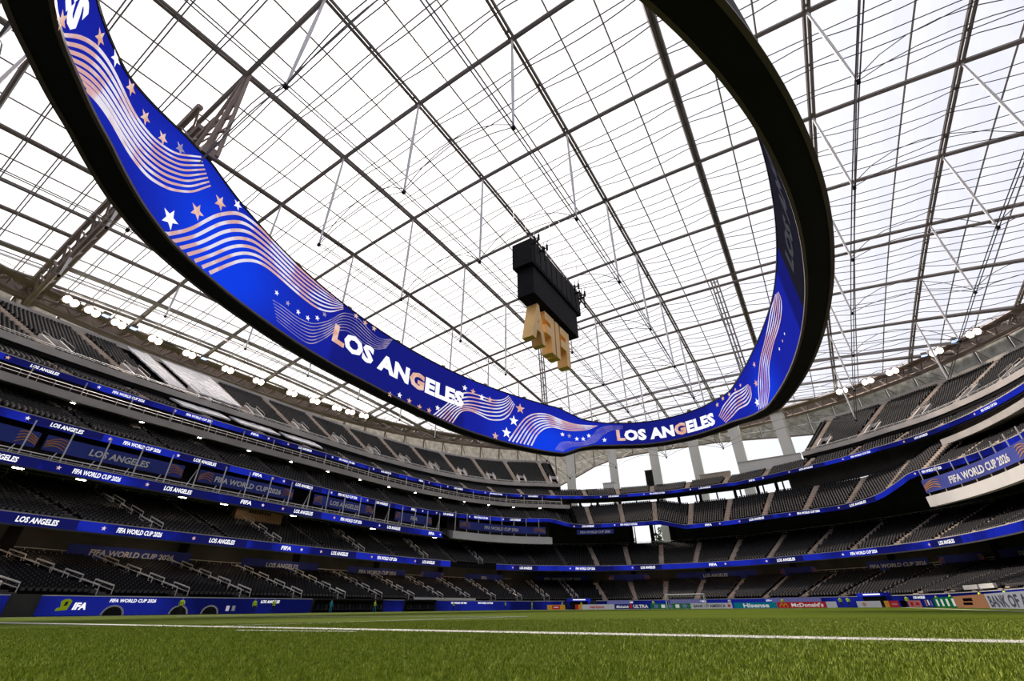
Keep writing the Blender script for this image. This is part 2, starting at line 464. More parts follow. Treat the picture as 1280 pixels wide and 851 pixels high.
for nm, (o0, z0, o1, z1, n, und, zf, secs) in TIERS.items():
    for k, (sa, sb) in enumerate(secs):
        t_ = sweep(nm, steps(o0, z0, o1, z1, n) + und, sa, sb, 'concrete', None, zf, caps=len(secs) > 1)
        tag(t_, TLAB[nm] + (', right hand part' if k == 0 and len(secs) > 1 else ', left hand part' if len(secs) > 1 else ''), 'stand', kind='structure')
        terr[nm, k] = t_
# back walls and slabs that close each level
def wallring(name, prof, s0, s1, mt, label, zf=zk, cat='wall'):
    return tag(sweep(name, prof, s0, s1, mt, None, zf), label, cat, kind='structure')
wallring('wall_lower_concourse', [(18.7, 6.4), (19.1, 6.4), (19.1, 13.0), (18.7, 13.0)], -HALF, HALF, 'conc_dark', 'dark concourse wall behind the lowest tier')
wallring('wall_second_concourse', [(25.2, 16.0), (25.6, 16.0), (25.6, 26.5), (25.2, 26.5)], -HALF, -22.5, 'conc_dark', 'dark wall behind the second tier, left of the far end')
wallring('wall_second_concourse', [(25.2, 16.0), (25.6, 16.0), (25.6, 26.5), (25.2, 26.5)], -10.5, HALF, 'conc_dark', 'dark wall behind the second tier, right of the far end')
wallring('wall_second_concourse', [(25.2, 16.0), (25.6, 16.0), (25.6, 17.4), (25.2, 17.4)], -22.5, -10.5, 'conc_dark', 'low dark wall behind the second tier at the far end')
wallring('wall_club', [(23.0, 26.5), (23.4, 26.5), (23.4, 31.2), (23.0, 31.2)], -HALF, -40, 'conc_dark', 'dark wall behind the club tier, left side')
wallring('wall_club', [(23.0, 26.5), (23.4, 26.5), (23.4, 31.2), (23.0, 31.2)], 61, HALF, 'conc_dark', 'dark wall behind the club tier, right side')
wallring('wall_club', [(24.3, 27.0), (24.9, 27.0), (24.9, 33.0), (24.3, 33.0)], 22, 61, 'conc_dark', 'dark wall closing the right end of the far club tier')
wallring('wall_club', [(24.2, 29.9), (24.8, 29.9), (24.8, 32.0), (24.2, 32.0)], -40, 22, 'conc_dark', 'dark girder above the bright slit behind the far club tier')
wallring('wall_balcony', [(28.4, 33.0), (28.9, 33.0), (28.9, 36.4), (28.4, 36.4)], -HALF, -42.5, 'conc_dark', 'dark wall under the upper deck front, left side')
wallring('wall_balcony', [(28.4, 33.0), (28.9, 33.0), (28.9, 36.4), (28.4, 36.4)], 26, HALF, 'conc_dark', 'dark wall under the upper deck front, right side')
wallring('trim_1', [(26.95, 35.7), (27.1, 35.7), (27.1, 36.8), (26.95, 36.8)], -HALF, -42.5, 'conc_edge', 'pale concrete parapet edge of the upper deck, left side', cat='parapet')
wallring('trim_2', [(26.95, 35.7), (27.1, 35.7), (27.1, 36.8), (26.95, 36.8)], 26, HALF, 'conc_edge', 'pale concrete parapet edge of the upper deck, right side', cat='parapet')
wallring('trim_3', [(48.4, 49.0), (49.2, 49.0), (49.2, 51.2), (48.4, 51.2)], -HALF, -42.5, 'conc_edge', 'parapet along the top row of the upper deck, left side', cat='parapet')
wallring('trim_4', [(48.4, 49.0), (49.2, 49.0), (49.2, 51.2), (48.4, 51.2)], 26, HALF, 'conc_edge', 'parapet along the top row of the upper deck, right side', cat='parapet')
# suite level below the balcony: pale concrete edge, dark boxes behind
for nm, sa, sb, side in (('trim_5', -HALF, -41.5, 'left side'), ('trim_6', 62, HALF, 'right side')):
    wallring(nm, [(17.9, 26.9), (24.0, 28.4), (24.0, 28.7), (18.2, 28.0), (17.9, 28.0)], sa, sb, 'conc_edge', 'long pale concrete balcony edge below the balcony tier, ' + side, cat='parapet')
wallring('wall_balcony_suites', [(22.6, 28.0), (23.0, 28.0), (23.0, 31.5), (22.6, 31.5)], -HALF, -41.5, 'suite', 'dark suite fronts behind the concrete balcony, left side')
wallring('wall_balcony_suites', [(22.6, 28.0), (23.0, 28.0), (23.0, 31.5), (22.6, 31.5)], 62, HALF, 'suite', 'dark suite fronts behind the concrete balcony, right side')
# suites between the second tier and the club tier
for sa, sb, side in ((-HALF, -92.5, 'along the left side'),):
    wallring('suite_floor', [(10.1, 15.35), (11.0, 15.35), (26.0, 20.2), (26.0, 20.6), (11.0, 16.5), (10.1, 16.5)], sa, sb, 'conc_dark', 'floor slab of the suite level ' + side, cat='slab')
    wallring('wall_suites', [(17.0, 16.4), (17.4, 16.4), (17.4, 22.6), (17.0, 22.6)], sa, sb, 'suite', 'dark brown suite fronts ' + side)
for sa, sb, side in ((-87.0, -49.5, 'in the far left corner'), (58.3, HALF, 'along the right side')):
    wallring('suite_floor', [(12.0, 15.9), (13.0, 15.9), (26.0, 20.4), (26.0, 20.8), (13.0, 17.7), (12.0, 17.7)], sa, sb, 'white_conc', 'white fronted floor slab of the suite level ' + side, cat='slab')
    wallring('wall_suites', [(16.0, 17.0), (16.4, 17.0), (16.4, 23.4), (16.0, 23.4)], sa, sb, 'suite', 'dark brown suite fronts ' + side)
# pitch wall
wallring('wall_pitch', [(-0.1, 0.0), (0.3, 0.0), (0.3, 1.95), (-0.1, 1.95)], -HALF, HALF, 'conc_dark', 'low dark wall round the pitch')

# aisles: spacing along the ring, every tier
AISLE = [(-205 + 10.6 * i) for i in range(33)]
def rowpos(nm, i):
    o0, z0, o1, z1, n = TIERS[nm][:5]
    return o0 + (i + 0.5) * (o1 - o0) / n, z0 + i * (z1 - z0) / n, (o1 - o0) / n, (z1 - z0) / n
def in_secs(nm, s):
    for k, (a, b) in enumerate(TIERS[nm][7]):
        if a + 0.8 < s < b - 0.8:
            return k
    return None
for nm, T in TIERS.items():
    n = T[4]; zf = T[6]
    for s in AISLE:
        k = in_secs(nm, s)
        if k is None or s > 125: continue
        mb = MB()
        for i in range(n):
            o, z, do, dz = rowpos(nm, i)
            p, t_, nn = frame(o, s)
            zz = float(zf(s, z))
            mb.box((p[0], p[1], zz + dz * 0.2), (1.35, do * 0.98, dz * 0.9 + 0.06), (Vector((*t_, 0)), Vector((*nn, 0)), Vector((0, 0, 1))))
        st = mb.build('aisle_stair', 'stair_shaded' if nm in ('lower_terrace', 'second_terrace', 'club_terrace') and s < -40 else 'stair', terr[nm, k])
        if (nm == 'lower_terrace' and s < -40) or (nm == 'second_terrace' and s < -60 and round((s + 205) / 10.6) % 2 == 0):
            hb = MB()
            for side in (-0.72, 0.72):
                for g in range(0, n - 3, 5):
                    pts = []
                    for i in (g, g + 3):
                        o, z, do, dz = rowpos(nm, i)
                        p, t_, nn = frame(o, s)
                        q = (p[0] + t_[0] * side, p[1] + t_[1] * side, float(zf(s, z)))
                        hb.bar(q, (q[0], q[1], q[2] + 1.05), 0.07); pts.append(Vector((q[0], q[1], q[2] + 1.05)))
                    hb.bar(pts[0], pts[1], 0.13)
                    hb.bar(pts[0] - Vector((0, 0, .45)), pts[1] - Vector((0, 0, .45)), 0.06)
            hb.build('handrail', 'rail', st)
        if nm == 'upper_terrace':
            vb = MB()
            oa, za, do, dz = rowpos(nm, 1); ob_, zb_, _, _ = rowpos(nm, 6)
            za = float(zf(s, za)); zb_ = float(zf(s, zb_))
            def vp(o, ds, z):
                p = plan(o, s + ds); return (p[0], p[1], z)
            for d0 in (0.9, 3.1):                 # raked side walls
                vb.hexa([vp(oa, d0, za - .3), vp(oa, d0 + .28, za - .3), vp(ob_, d0 + .28, zb_ - .3), vp(ob_, d0, zb_ - .3)],
                        [vp(oa, d0, za + 1.0), vp(oa, d0 + .28, za + 1.0), vp(ob_, d0 + .28, zb_ + 1.1), vp(ob_, d0, zb_ + 1.1)])
            vb.hexa([vp(ob_, .9, zb_ - 1.5), vp(ob_, 3.38, zb_ - 1.5), vp(ob_ + .3, 3.38, zb_ - 1.5), vp(ob_ + .3, .9, zb_ - 1.5)],
                    [vp(ob_, .9, zb_ + 1.1), vp(ob_, 3.38, zb_ + 1.1), vp(ob_ + .3, 3.38, zb_ + 1.1), vp(ob_ + .3, .9, zb_ + 1.1)])
            for d0 in (1.04, 3.24):
                vb.bar(vp(oa, d0, za + 1.0), vp(oa, d0, za + 1.7), 0.07); vb.bar(vp(ob_, d0, zb_ + 1.1), vp(ob_, d0, zb_ + 1.7), 0.07)
                vb.bar(vp(oa, d0, za + 1.7), vp(ob_, d0, zb_ + 1.7), 0.08)
            vb.build('vomitory_wall', 'conc_edge', terr[nm, k])

# ------------------------------------------------------------------ seats
SV = []; 
def bx8(x0, x1, y0, y1, z0, z1, sl=0.0):
    return [(x0, y0, z0), (x1, y0, z0), (x1, y1, z0), (x0, y1, z0), (x0, y0 - sl, z1), (x1, y0 - sl, z1), (x1, y1 - sl, z1), (x0, y1 - sl, z1)]
SQ0 = [(0, 1, 5, 4), (1, 2, 6, 5), (2, 3, 7, 6), (3, 0, 4, 7), (4, 5, 6, 7)]
SV = np.array(bx8(-.225, .225, -.20, -.13, .40, .90, .10) + bx8(-.17, .17, -.12, .0, .36, .66, .05))
SQ = np.array(SQ0 + [tuple(i + 8 for i in q) for q in SQ0])
COVERS = [('upper_terrace', 3), ('upper_terrace', 4), ('balcony_terrace', 2), ('balcony_terrace', 3), ('balcony_terrace', 4)]
COVER_S = {('upper_terrace'): (-157.5, -141.4), ('balcony_terrace'): (-157.5, -126.0)}
allp = {}
for nm, T in TIERS.items():
    n = T[4]; zf = T[6]; rows = []
    for i in range(n):
        o, z, do, dz = rowpos(nm, i)
        sd = np.arange(-203.0, 122.0, 0.1); pd_ = plan(o, sd); ln_ = np.concatenate([[0], np.cumsum(np.hypot(*np.diff(pd_, axis=0).T))])
        ss = np.interp(np.arange(0, ln_[-1], 0.60), ln_, sd)                # even seat pitch along this row
        lat = (ss - AISLE[0]) % 10.6
        ok = (lat > 0.95) & (lat < 10.6 - 0.95)
        if nm == 'upper_terrace':
            ok &= ((ss > 27) | (ss < -43.5))
            if 2 <= i <= 6: ok &= (lat > 3.6)
        if nm in COVER_S:
            a, b = COVER_S[nm]; ok &= ~((ss > a) & (ss < b))
        if nm == 'far_club_terrace': ok &= (ss > -40) & (ss < 60)
        if nm == 'club_terrace': ok &= (ss < -42) | (ss > 62)
        if nm == 'second_terrace' and o > 17.5: ok &= np.abs(ss + 138.6) > 5.6
        ss = ss[ok]
        p, t_, nn = frame(o, ss)
        rows.append(np.concatenate([p, zf(ss, z)[:, None] if not np.isscalar(zf(ss, z)) else np.full((len(ss), 1), z), t_, nn, ss[:, None] * 0 + i], 1))
    allp[nm] = np.concatenate(rows)
# the 300 seats that show largest stand as individuals
A = allp['lower_terrace']
dv = A[:, :3] - np.array([0, 0, 0.36])
zc = dv @ np.array(fw); px = 640 + 556 * (dv @ np.array(r2)) / zc
dist = np.linalg.norm(dv, axis=1)
cand = np.where((zc > 0) & (px > 5) & (px < 1262), dist, 1e9)
near = np.argsort(cand)[:300]
seat_me = None
ORD = 'first second third fourth fifth sixth seventh eighth ninth tenth eleventh twelfth thirteenth fourteenth fifteenth sixteenth seventeenth eighteenth nineteenth twentieth'.split()
for k in near:
    x, y, z, tx, ty, nx, ny, s = A[k]
    if seat_me is None:
        o = link_mesh('stadium_seat', [tuple(p) for p in SV], [tuple(q) for q in SQ], 'seat'); seat_me = o.data; seat_me.materials.append(M['seat_pan_lit']); seat_me.polygons.foreach_set('material_index', [0] * 5 + [1] * 5)
    else:
        o = bpy.data.objects.new('stadium_seat', seat_me); COL.objects.link(o)
    o.matrix_world = Matrix(((tx, nx, 0, x), (ty, ny, 0, y), (0, 0, 1, z), (0, 0, 0, 1)))
    tag(o, 'dark grey folded stadium seat in the %s row above the %s pitch wall' % (ORD[int(s)], 'right' if x > -20 else 'left'), 'seat',
        'nearest seats of the lowest tier, right stand' if x > -20 else 'nearest seats of the lowest tier, left stand')
keep = np.ones(len(A), bool); keep[near] = False
allp['lower_terrace'] = A[keep]
for nm, A in allp.items():
    n = len(A)
    T_ = np.concatenate([A[:, 3:5], np.zeros((n, 1))], 1); N_ = np.concatenate([A[:, 5:7], np.zeros((n, 1))], 1)
    v = A[:, None, :3] + SV[None, :, 0:1] * T_[:, None] + SV[None, :, 1:2] * N_[:, None]
    v[:, :, 2] += SV[None, :, 2]
    q = (SQ[None] + (np.arange(n) * len(SV))[:, None, None]).reshape(-1, 4)
    so = big_mesh('stadium_seats', v.reshape(-1, 3), q, 'seat', None, 'seat_pan_lit', np.tile([0] * 5 + [1] * 5, n))
    tag(so, 'rows of dark grey folded seats filling the ' + nm.replace('_terrace', '') + ' tier', 'seats', kind='stuff')
# white cloths over some blocks on the left
def cover(nm, s0, s1, i0, i1, label):
    mb = MB(); zf = TIERS[nm][6]
    ns = 10
    for i in range(i0, i1):
        o, z, do, dz = rowpos(nm, i)
        for k in range(ns):
            sa = s0 + (s1 - s0) * k / ns; sb = s0 + (s1 - s0) * (k + 1) / ns
            pa = plan(o - do / 2, sa); pb = plan(o - do / 2, sb); pc = plan(o + do / 2, sb); pd = plan(o + do / 2, sa)
            za = float(zf(sa, z)); h = 0.85 + 0.1 * random.random()
            mb.hexa([(*pa, za + h - .3), (*pb, za + h - .3), (*pc, za + h + dz - .3), (*pd, za + h + dz - .3)], [(*pa, za + h), (*pb, za + h), (*pc, za + h + dz), (*pd, za + h + dz)])
    tag(mb.build('seat_cover', 'cover'), label, 'cover', 'white cloths over blocks of seats')
cover('upper_terrace', AISLE[0] + 10.6 * 4.5 + 1.2, AISLE[0] + 10.6 * 5 - 1, 2, 24, 'white cloth over half a block of upper deck seats next to a bare half block')
cover('upper_terrace', AISLE[0] + 10.6 * 5 + 1, AISLE[0] + 10.6 * 6 - 1, 3, 24, 'white cloth over a whole block of upper deck seats')
for i, w in enumerate(('wide white cloth over balcony seats below the whole covered upper block', 'white cloth over balcony seats between two other covered blocks', 'white cloth over balcony seats at the end nearest the far goal')):
    cover('balcony_terrace', AISLE[0] + 10.6 * (4.5 + i) + 1, AISLE[0] + 10.6 * (5.5 + i) - 1, 1, 6, w)

# ------------------------------------------------------------------ ribbon boards
L_, W_, F_ = 'LOS ANGELES', 'FIFA WORLD CUP 2026', 'FIFA'
RIB = {
 'r4': (20.95, 30.55, 0.85, zk, [(-HALF, HALF)], 'blue LED ribbon board along the balcony tier front', [(-176.0, L_), (-165.1, W_), (-153.8, W_), (-143.1, F_), (-131.5, L_), (-120.1, W_), (-107.7, L_), (-95.2, F_), (-80.9, L_), (-66.4, W_), (-53.1, L_), (-26.5, L_), (-12.7, W_), (1.4, L_), (14.3, F_), (28.1, L_), (41.1, W_), (55.5, L_), (74.0, W_)]),
 'r3': (12.95, 21.0, 1.0, zt3, [(-HALF, HALF)], 'blue LED ribbon board along the club tier front', [(-175.7, L_), (-165.7, W_), (-155.6, L_), (-145.6, F_), (-135.0, L_), (-123.4, W_), (-112.9, L_), (-101.8, F_), (-88.7, L_), (-75.7, W_), (-62.3, L_), (-36.8, L_), (-23.1, W_), (1.7, F_), (15.4, L_), (28.9, W_), (41.1, L_), (62, W_)]),
 'r2': (9.95, 15.4, 1.15, zk, [(-HALF, -92.5)], 'blue LED ribbon board along the left suite level floor', [(-183.4, L_), (-172.0, W_), (-160.5, L_), (-148.5, F_), (-136.1, L_), (-123.5, W_), (-110.2, L_), (-96.7, F_)]),
 'r1': (7.95, 8.95, 1.15, zk, [(-HALF, -90.0), (-72, HALF)], 'blue LED ribbon board along the second tier front', [(-177.7, L_), (-165.2, W_), (-152.3, L_), (-139.7, F_), (-126.7, L_), (-112.7, W_), (-98.4, L_), (-60.8, L_), (-39.9, W_), (-18.8, L_), (1.7, F_), (22.2, L_), (41.8, W_), (63.5, L_)]),
}
def led_star(fn, cx, cy, r, n=5):
    return [fn(cx + (r if k % 2 == 0 else r * 0.42) * math.sin(math.pi * k / 5), cy + (r if k % 2 == 0 else r * 0.42) * math.cos(math.pi * k / 5)) for k in range(10)]
for key, (o, z, h, zf, secs, label, txts) in RIB.items():
    for k, (sa, sb) in enumerate(secs):
        rb = sweep('ribbon_board', [(o, z), (o + 0.22, z), (o + 0.22, z + h), (o, z + h)], sa, sb, 'led_blue', None, zf)
        tag(rb, label + ('' if len(secs) == 1 else (' on the left side' if k == 0 else ' round the far end and right side')), 'ribbon board', 'LED ribbon boards of the bowl')
        sweep('ribbon_edge', [(o - 0.06, z + h), (o + 0.3, z + h), (o + 0.3, z + h + 0.12), (o - 0.06, z + h + 0.12)], sa, sb, 'conc_edge', rb, zf)
        if key in ('r1', 'r2'):
            sweep('ribbon_sill', [(o - 0.03, z - 0.2), (o + 0.3, z - 0.2), (o + 0.3, z), (o - 0.03, z)], sa, sb, 'conc_dark', rb, zf)
        for s, tx in txts:
            if not sa < s < sb: continue
            fn = surf(o - 0.05, s, z, zf)
            hh_ = 0.52 * h
            text_on('lettering', tx, lambda x, y: fn(x, y + (h - hh_) / 2), hh_, 'led_white', rb, bold=0.035, shear=0.12, width={L_: 3.9, W_: 5.4, F_: 1.9}[tx] * (h / 1.15) ** .5)
            if tx == L_:
                d_ = 4.5
                sweep('dark_segment', [(o - 0.03, z + 0.02), (o - 0.01, z + 0.02), (o - 0.01, z + h - 0.02), (o - 0.03, z + h - 0.02)], s - d_, s + d_, 'led_segment', rb, zf, step=1.5)
            # small star beside the lettering
            v = led_star(lambda x, y: fn(x, y + h / 2), -4.2 if tx != F_ else 3.0, 0, 0.3)
            link_mesh('star', v, [tuple(range(10))], 'led_pink', rb)

# pitch-side LED wall
for (sa, sb, lab) in ((-205, -184.5, 'blue LED pitch wall beside the tunnel gap, nearest piece on the left'), (-181, -139.0, 'blue LED pitch wall on the left with round arches and a yellow mark'), (-119.5, -113.2, 'short blue LED panel between the dark benches of the left wall'), (-101.5, -50.5, 'blue LED pitch wall in the far left corner'), (-39, 46.5, 'blue LED pitch wall behind the far goal'), (52, 120, 'blue LED pitch wall along the right stand')):
    pw = sweep('pitch_wall_board', [(-0.35, 0.05), (-0.12, 0.05), (-0.12, 1.80), (-0.35, 1.80)], sa, sb, 'led_wall', None, lambda s, z: np.zeros_like(s) + z)
    tag(pw, lab, 'LED wall', 'LED walls round the pitch')
    sweep('wall_cap', [(-0.42, 1.80), (0.0, 1.80), (0.0, 1.88), (-0.42, 1.88)], sa, sb, 'rail', pw, lambda s, z: np.zeros_like(s) + z)
    zf0 = lambda s, z: np.zeros_like(s) + z
    for s, tx in ((-170.3, W_), (-148, L_), (-92.8, W_), (-82, W_), (-43.8, W_), (-4.1, W_), (20.2, L_), (62, L_), (-28, L_)):
        if sa < s < sb:
            fn = surf(-0.42, s, 1.28, zf0)
            text_on('lettering', tx, fn, 0.34, 'led_white', pw, bold=0.03, shear=0.12)
    if sa == -181:
        # arches with pale rims, yellow mark and the wordmark
        for s in (-172.5, -163.5, -158.6):
            fn = surf(-0.44, s, 0.05, zf0)
            v = [fn(0, 0)] + [fn(0.95 * math.cos(a), 0.82 * math.sin(a)) for a in np.linspace(0, math.pi, 15)]
            link_mesh('arch', v, [(0, i, i + 1) for i in range(1, 15)], 'black', pw)
            for r0, r1 in ((0.95, 1.06), (1.10, 1.14)):
                v = []
                for a in np.linspace(0, math.pi, 19):
                    v += [fn(r0 * math.cos(a), r0 * .86 * math.sin(a)), fn(r1 * math.cos(a), r1 * .86 * math.sin(a))]
                link_mesh('arch_rim', v, [(2 * i, 2 * i + 1, 2 * i + 3, 2 * i + 2) for i in range(18)], 'rail', pw)
        fn = surf(-0.44, -178.6, 0.62, zf0)
        text_on('lettering', 'IFA', lambda x, y: fn(x + 1.45, y), 0.62, 'led_white', pw, bold=0.05, shear=0.15)
        v = [fn(x, y) for x, y in ((-.55, -.15), (.45, -.05), (.62, .75), (.35, .95), (-.1, .9), (-.35, .7), (-.2, .2), (-.5, .1))]
        link_mesh('yellow_mark', v, [tuple(range(8))], 'neon', pw)
        v = [fn(x, y + .02) for x, y in ((.0, .3), (.28, .35), (.3, .72), (.05, .7))]
        fn2 = surf(-0.46, -178.6, 0.62, zf0)
        link_mesh('mark_window', [fn2(x, y) for x, y in ((.0, .3), (.28, .35), (.3, .72), (.05, .7))], [(0, 1, 2, 3)], 'dark_print', pw)
        fn = surf(-0.44, -155.2, 0.35, zf0)
        for dx in (-.4, .4):
            link_mesh('panel_mark', [fn(dx + x, y) for x, y in ((-.22, 0), (.22, 0), (.22, .6), (-.22, .6))], [(0, 1, 2, 3)], 'white_print' if dx > 0 else 'led_dim', pw)
# dark benches on the left side
def bench(s0, s1, label):
    e = empty('bench_shelter', (*plan(-1.2, (s0 + s1) / 2), 0)); inv = Vector(e.location)
    def sw(nm, prof, mt):
        o = sweep(nm, prof, s0, s1, mt, None, lambda s, z: np.zeros_like(s) + z)
        for v in o.data.vertices: v.co -= inv
        o.parent = e
    sw('back_panel', [(-0.55, 0.05), (-0.4, 0.05), (-0.4, 1.75), (-0.55, 1.75)], 'black')
    sw('roof_panel', [(-1.6, 1.7), (-0.5, 1.62), (-0.5, 1.72), (-1.6, 1.8)], 'black')
    sw('bench_seat', [(-1.2, 0.35), (-0.6, 0.35), (-0.6, 0.48), (-1.2, 0.48)], 'navy_cloth')
    for s in np.arange(s0 + 0.8, s1 - 0.5, 1.0):
        p, t_, nn = frame(-0.7, s)
        mb = MB().box((p[0] - inv.x, p[1] - inv.y, 0.8), (0.5, 0.12, 0.7), (Vector((*t_, 0)), Vector((*nn, 0)), Vector((0, 0, 1))))
        mb.build('bench_back', 'navy_cloth' if int(s) % 3 else 'conc_dark', e)
    tag(e, label, 'bench', 'team bench shelters on the left')
bench(-138.5, -120, 'long black bench shelter between blue panels, towards the yellow mark')
bench(-112.8, -102, 'shorter black bench shelter next to the corner LED wall')

# ------------------------------------------------------------------ cloth banners
def banner(o, s, w, z, h, tx, label, zf=zk, th=0.45, group='blue cloth banners on the suite fronts', mt='blue_cloth', deco=True):
    d = float(np.linalg.norm(plan(o, s + 0.5) - plan(o, s - 0.5)))
    b = sweep('banner', [(o, z), (o + 0.06, z), (o + 0.06, z + h), (o, z + h)], s - w / 2 / d, s + w / 2 / d, mt, None, zf, step=1.5)
    tag(b, label, 'banner', group)
    fn = surf(o - 0.04, s, z, zf)
    if tx:
        text_on('lettering', tx, lambda x, y: fn(x, y + h * (1 - th) / 2), h * th, 'white_print', b, bold=0.03, shear=0.1)
    if deco:
        for sg in (-1, 1):
            for k in range(4):
                pts = []
                for i in range(9):
                    x = w / 2 * (0.74 + 0.25 * i / 8); y = h * (0.12 + 0.17 * k + 0.22 * math.sin(i / 8 * 3 + k * .2))
                    pts += [fn(sg * x, min(y, h * .98)), fn(sg * x, min(y + h * .07, h))]
                link_mesh('printed_wave', pts, [(2 * i, 2 * i + 1, 2 * i + 3, 2 * i + 2) for i in range(8)], 'orange_print', b)
    return b
for s, tx, w, lab in ((-169.0, L_, 17, 'blue LOS ANGELES banner on the suites beside the golden striped banner'), (-147.6, W_, 17, 'blue FIFA WORLD CUP 2026 banner on the left suites'), (-124.9, L_, 15, 'blue LOS ANGELES banner on the suites between two other banners'), (-102.5, F_, 12, 'blue FIFA banner at the end of the left suites'), (-188, None, 16, 'navy banner with golden stripes and no lettering on the left suites')):
    banner(11.4, s, w, 18.0, 1.9, tx, lab)
banner(12.4, -68.0, 30, 18.55, 1.9, W_, 'long blue FIFA WORLD CUP 2026 banner on the corner suites above the white slab')
banner(12.4, 75.5, 31, 18.35, 2.3, W_, 'long blue FIFA WORLD CUP 2026 banner on the right suites above the white slab', th=0.55)
banner(13.2, -34.5, 11, 19.2, 1.3, W_, 'small navy FIFA WORLD CUP 2026 banner under the club ribbon at the far end', zf=zt3, th=0.5, deco=False)
LOWB = [(-157.5, W_, 16, 'blue FIFA WORLD CUP 2026 banner behind the left lower seats'), (-132.3, L_, 16, 'blue LOS ANGELES banner behind the left lower seats'), (-107.8, W_, 17, 'blue FIFA WORLD CUP 2026 banner behind the corner lower seats'), (-71.5, F_, 13, 'blue FIFA banner behind the corner lower seats'), (-45.4, W_, 16, 'blue FIFA WORLD CUP 2026 banner behind the lower seats left of the goal'), (-0.4, L_, 22, 'blue LOS ANGELES banner behind the lower seats by the goal'), (41.1, W_, 12, 'blue FIFA WORLD CUP 2026 banner behind the right lower seats'), (67, F_, 10, 'blue FIFA banner behind the right lower seats'), (-183, None, 18, 'navy banner with golden fans behind the nearest left lower seats'), (-25, None, 12, 'blue banner with golden waves behind the lower seats by the goal'), (-90, None, 8, 'plain short blue banner behind the corner lower seats'), (54, None, 9, 'blue banner with golden waves behind the right lower seats'), (20, None, 8, 'short blue banner behind the lower seats right of the goal')]
for s, tx, w, lab in LOWB:
    banner(18.05, s, w, 6.75, 1.75, tx, lab, group='blue cloth banners behind the lowest tier', deco=(tx is None))
# tan hospitality board in the second tier
e = empty('hospitality_board', (0, 0, 0))
s = -138.6; p, t_, nn = frame(19.3, s); base = Vector((p[0], p[1], float(zk(s, 14.6)))); e.location = base
ax = (Vector((*t_, 0)), Vector((*nn, 0)), Vector((0, 0, 1)))
MB().box(ax[2] * 1.55, (9.0, 0.4, 3.1), ax).build('panel', 'tan', e)
MB().box(ax[2] * 1.55 - ax[0] * 4.6 - ax[1] * 0.5, (0.3, 1.4, 3.1), ax).build('side_panel', 'tan', e)
mb = MB()
for k in range(9):
    mb.box(ax[2] * 1.75 + ax[0] * (-2.2 + 0.5 * k) + ax[1] * 0.22, (0.34, 0.05, 0.55), ax)
mb.build('dark_mark', 'dark_print', e)
MB().box(ax[2] * -0.08, (9.2, 0.7, 0.2), ax).build('base_rail', 'brown_trim', e)
tag(e, 'tan hospitality board with a dark mark standing in the second tier', 'board')

# suite posts, rails and downlights
def ring_posts(o, z0, z1, s0, s1, stp, nm, mt, parent_label, cat, w=0.14, zf=zk, lean=0.0, diag=None):
    for s in np.arange(s0, s1, stp):
        e = None
        pa = plan(o, s); pb = plan(o + lean, s)
        mb = MB().bar((pa[0], pa[1], float(zf(s, z0))), (pb[0], pb[1], float(zf(s, z1))), w)
        if diag:
            pc = plan(o + diag[0], s + diag[1])
            pd = plan(o + 1.4, s); mb.bar((pd[0], pd[1], float(zf(s, z0 + 0.9))), (pc[0], pc[1], float(zf(s, z1 - 0.6))), 0.1); mb.bar((pd[0], pd[1], float(zf(s, z0 + 0.9))), (pd[0], pd[1], float(zf(s, z0))), 0.1); mb.bar((pd[0], pd[1], float(zf(s, z0 + .06))), (pa[0], pa[1], float(zf(s, z0 + .06))), 0.1)
        tag(mb.build(nm, mt), parent_label, cat, parent_label + 's')
ring_posts(10.6, 16.4, 21.0, -204, -93, 4.6, 'suite_post', 'rail', 'slim pale post of the left suite front', 'post', diag=(3.5, 2.4))
ring_posts(12.6, 17.6, 22.6, -86, -50, 4.6, 'suite_post', 'rail', 'slim pale post of the corner suite front', 'post')
ring_posts(12.6, 17.6, 22.6, 59, 118, 4.6, 'suite_post', 'rail', 'slim pale post of the right suite front', 'post')
ring_posts(19.0, 28.2, 30.4, -204, -43, 6.4, 'balcony_post', 'conc_edge', 'short pale post under the left balcony tier', 'post')
def rail_run(o, z, s0, s1, label, zf=zk, h=1.0, mt='rail'):
    mb = MB(); ss = np.arange(s0, s1, 2.0); pts = []
    for s in ss:
        p = plan(o, s); zz = float(zf(s, z)); pts.append((p[0], p[1], zz + h)); mb.bar((p[0], p[1], zz), (p[0], p[1], zz + h), 0.05)
    mb.tube(pts, 0.05, 4); mb.tube([(a, b, c - h * .45) for a, b, c in pts], 0.03, 4)
    tag(mb.build('guard_rail', mt), label, 'railing')
rail_run(18.1, 28.0, -204, -42, 'thin guard rail on the left concrete balcony')
rail_run(27.0, 36.8, -204, -43, 'thin guard rail on the left upper deck parapet', h=0.5)
rail_run(27.0, 36.8, 27, 118, 'thin guard rail on the right upper deck parapet', h=0.5)
rail_run(18.3, 6.6, -204, -60, 'thin guard rail behind the left lower seats')
rail_run(18.3, 6.6, 20, 118, 'thin guard rail behind the right lower seats')
rail_run(24.3, 16.6, -204, 118, 'thin guard rail behind the second tier seats')
rail_run(10.3, 16.5, -204, -93, 'thin guard rail on the left suite level', h=0.7)
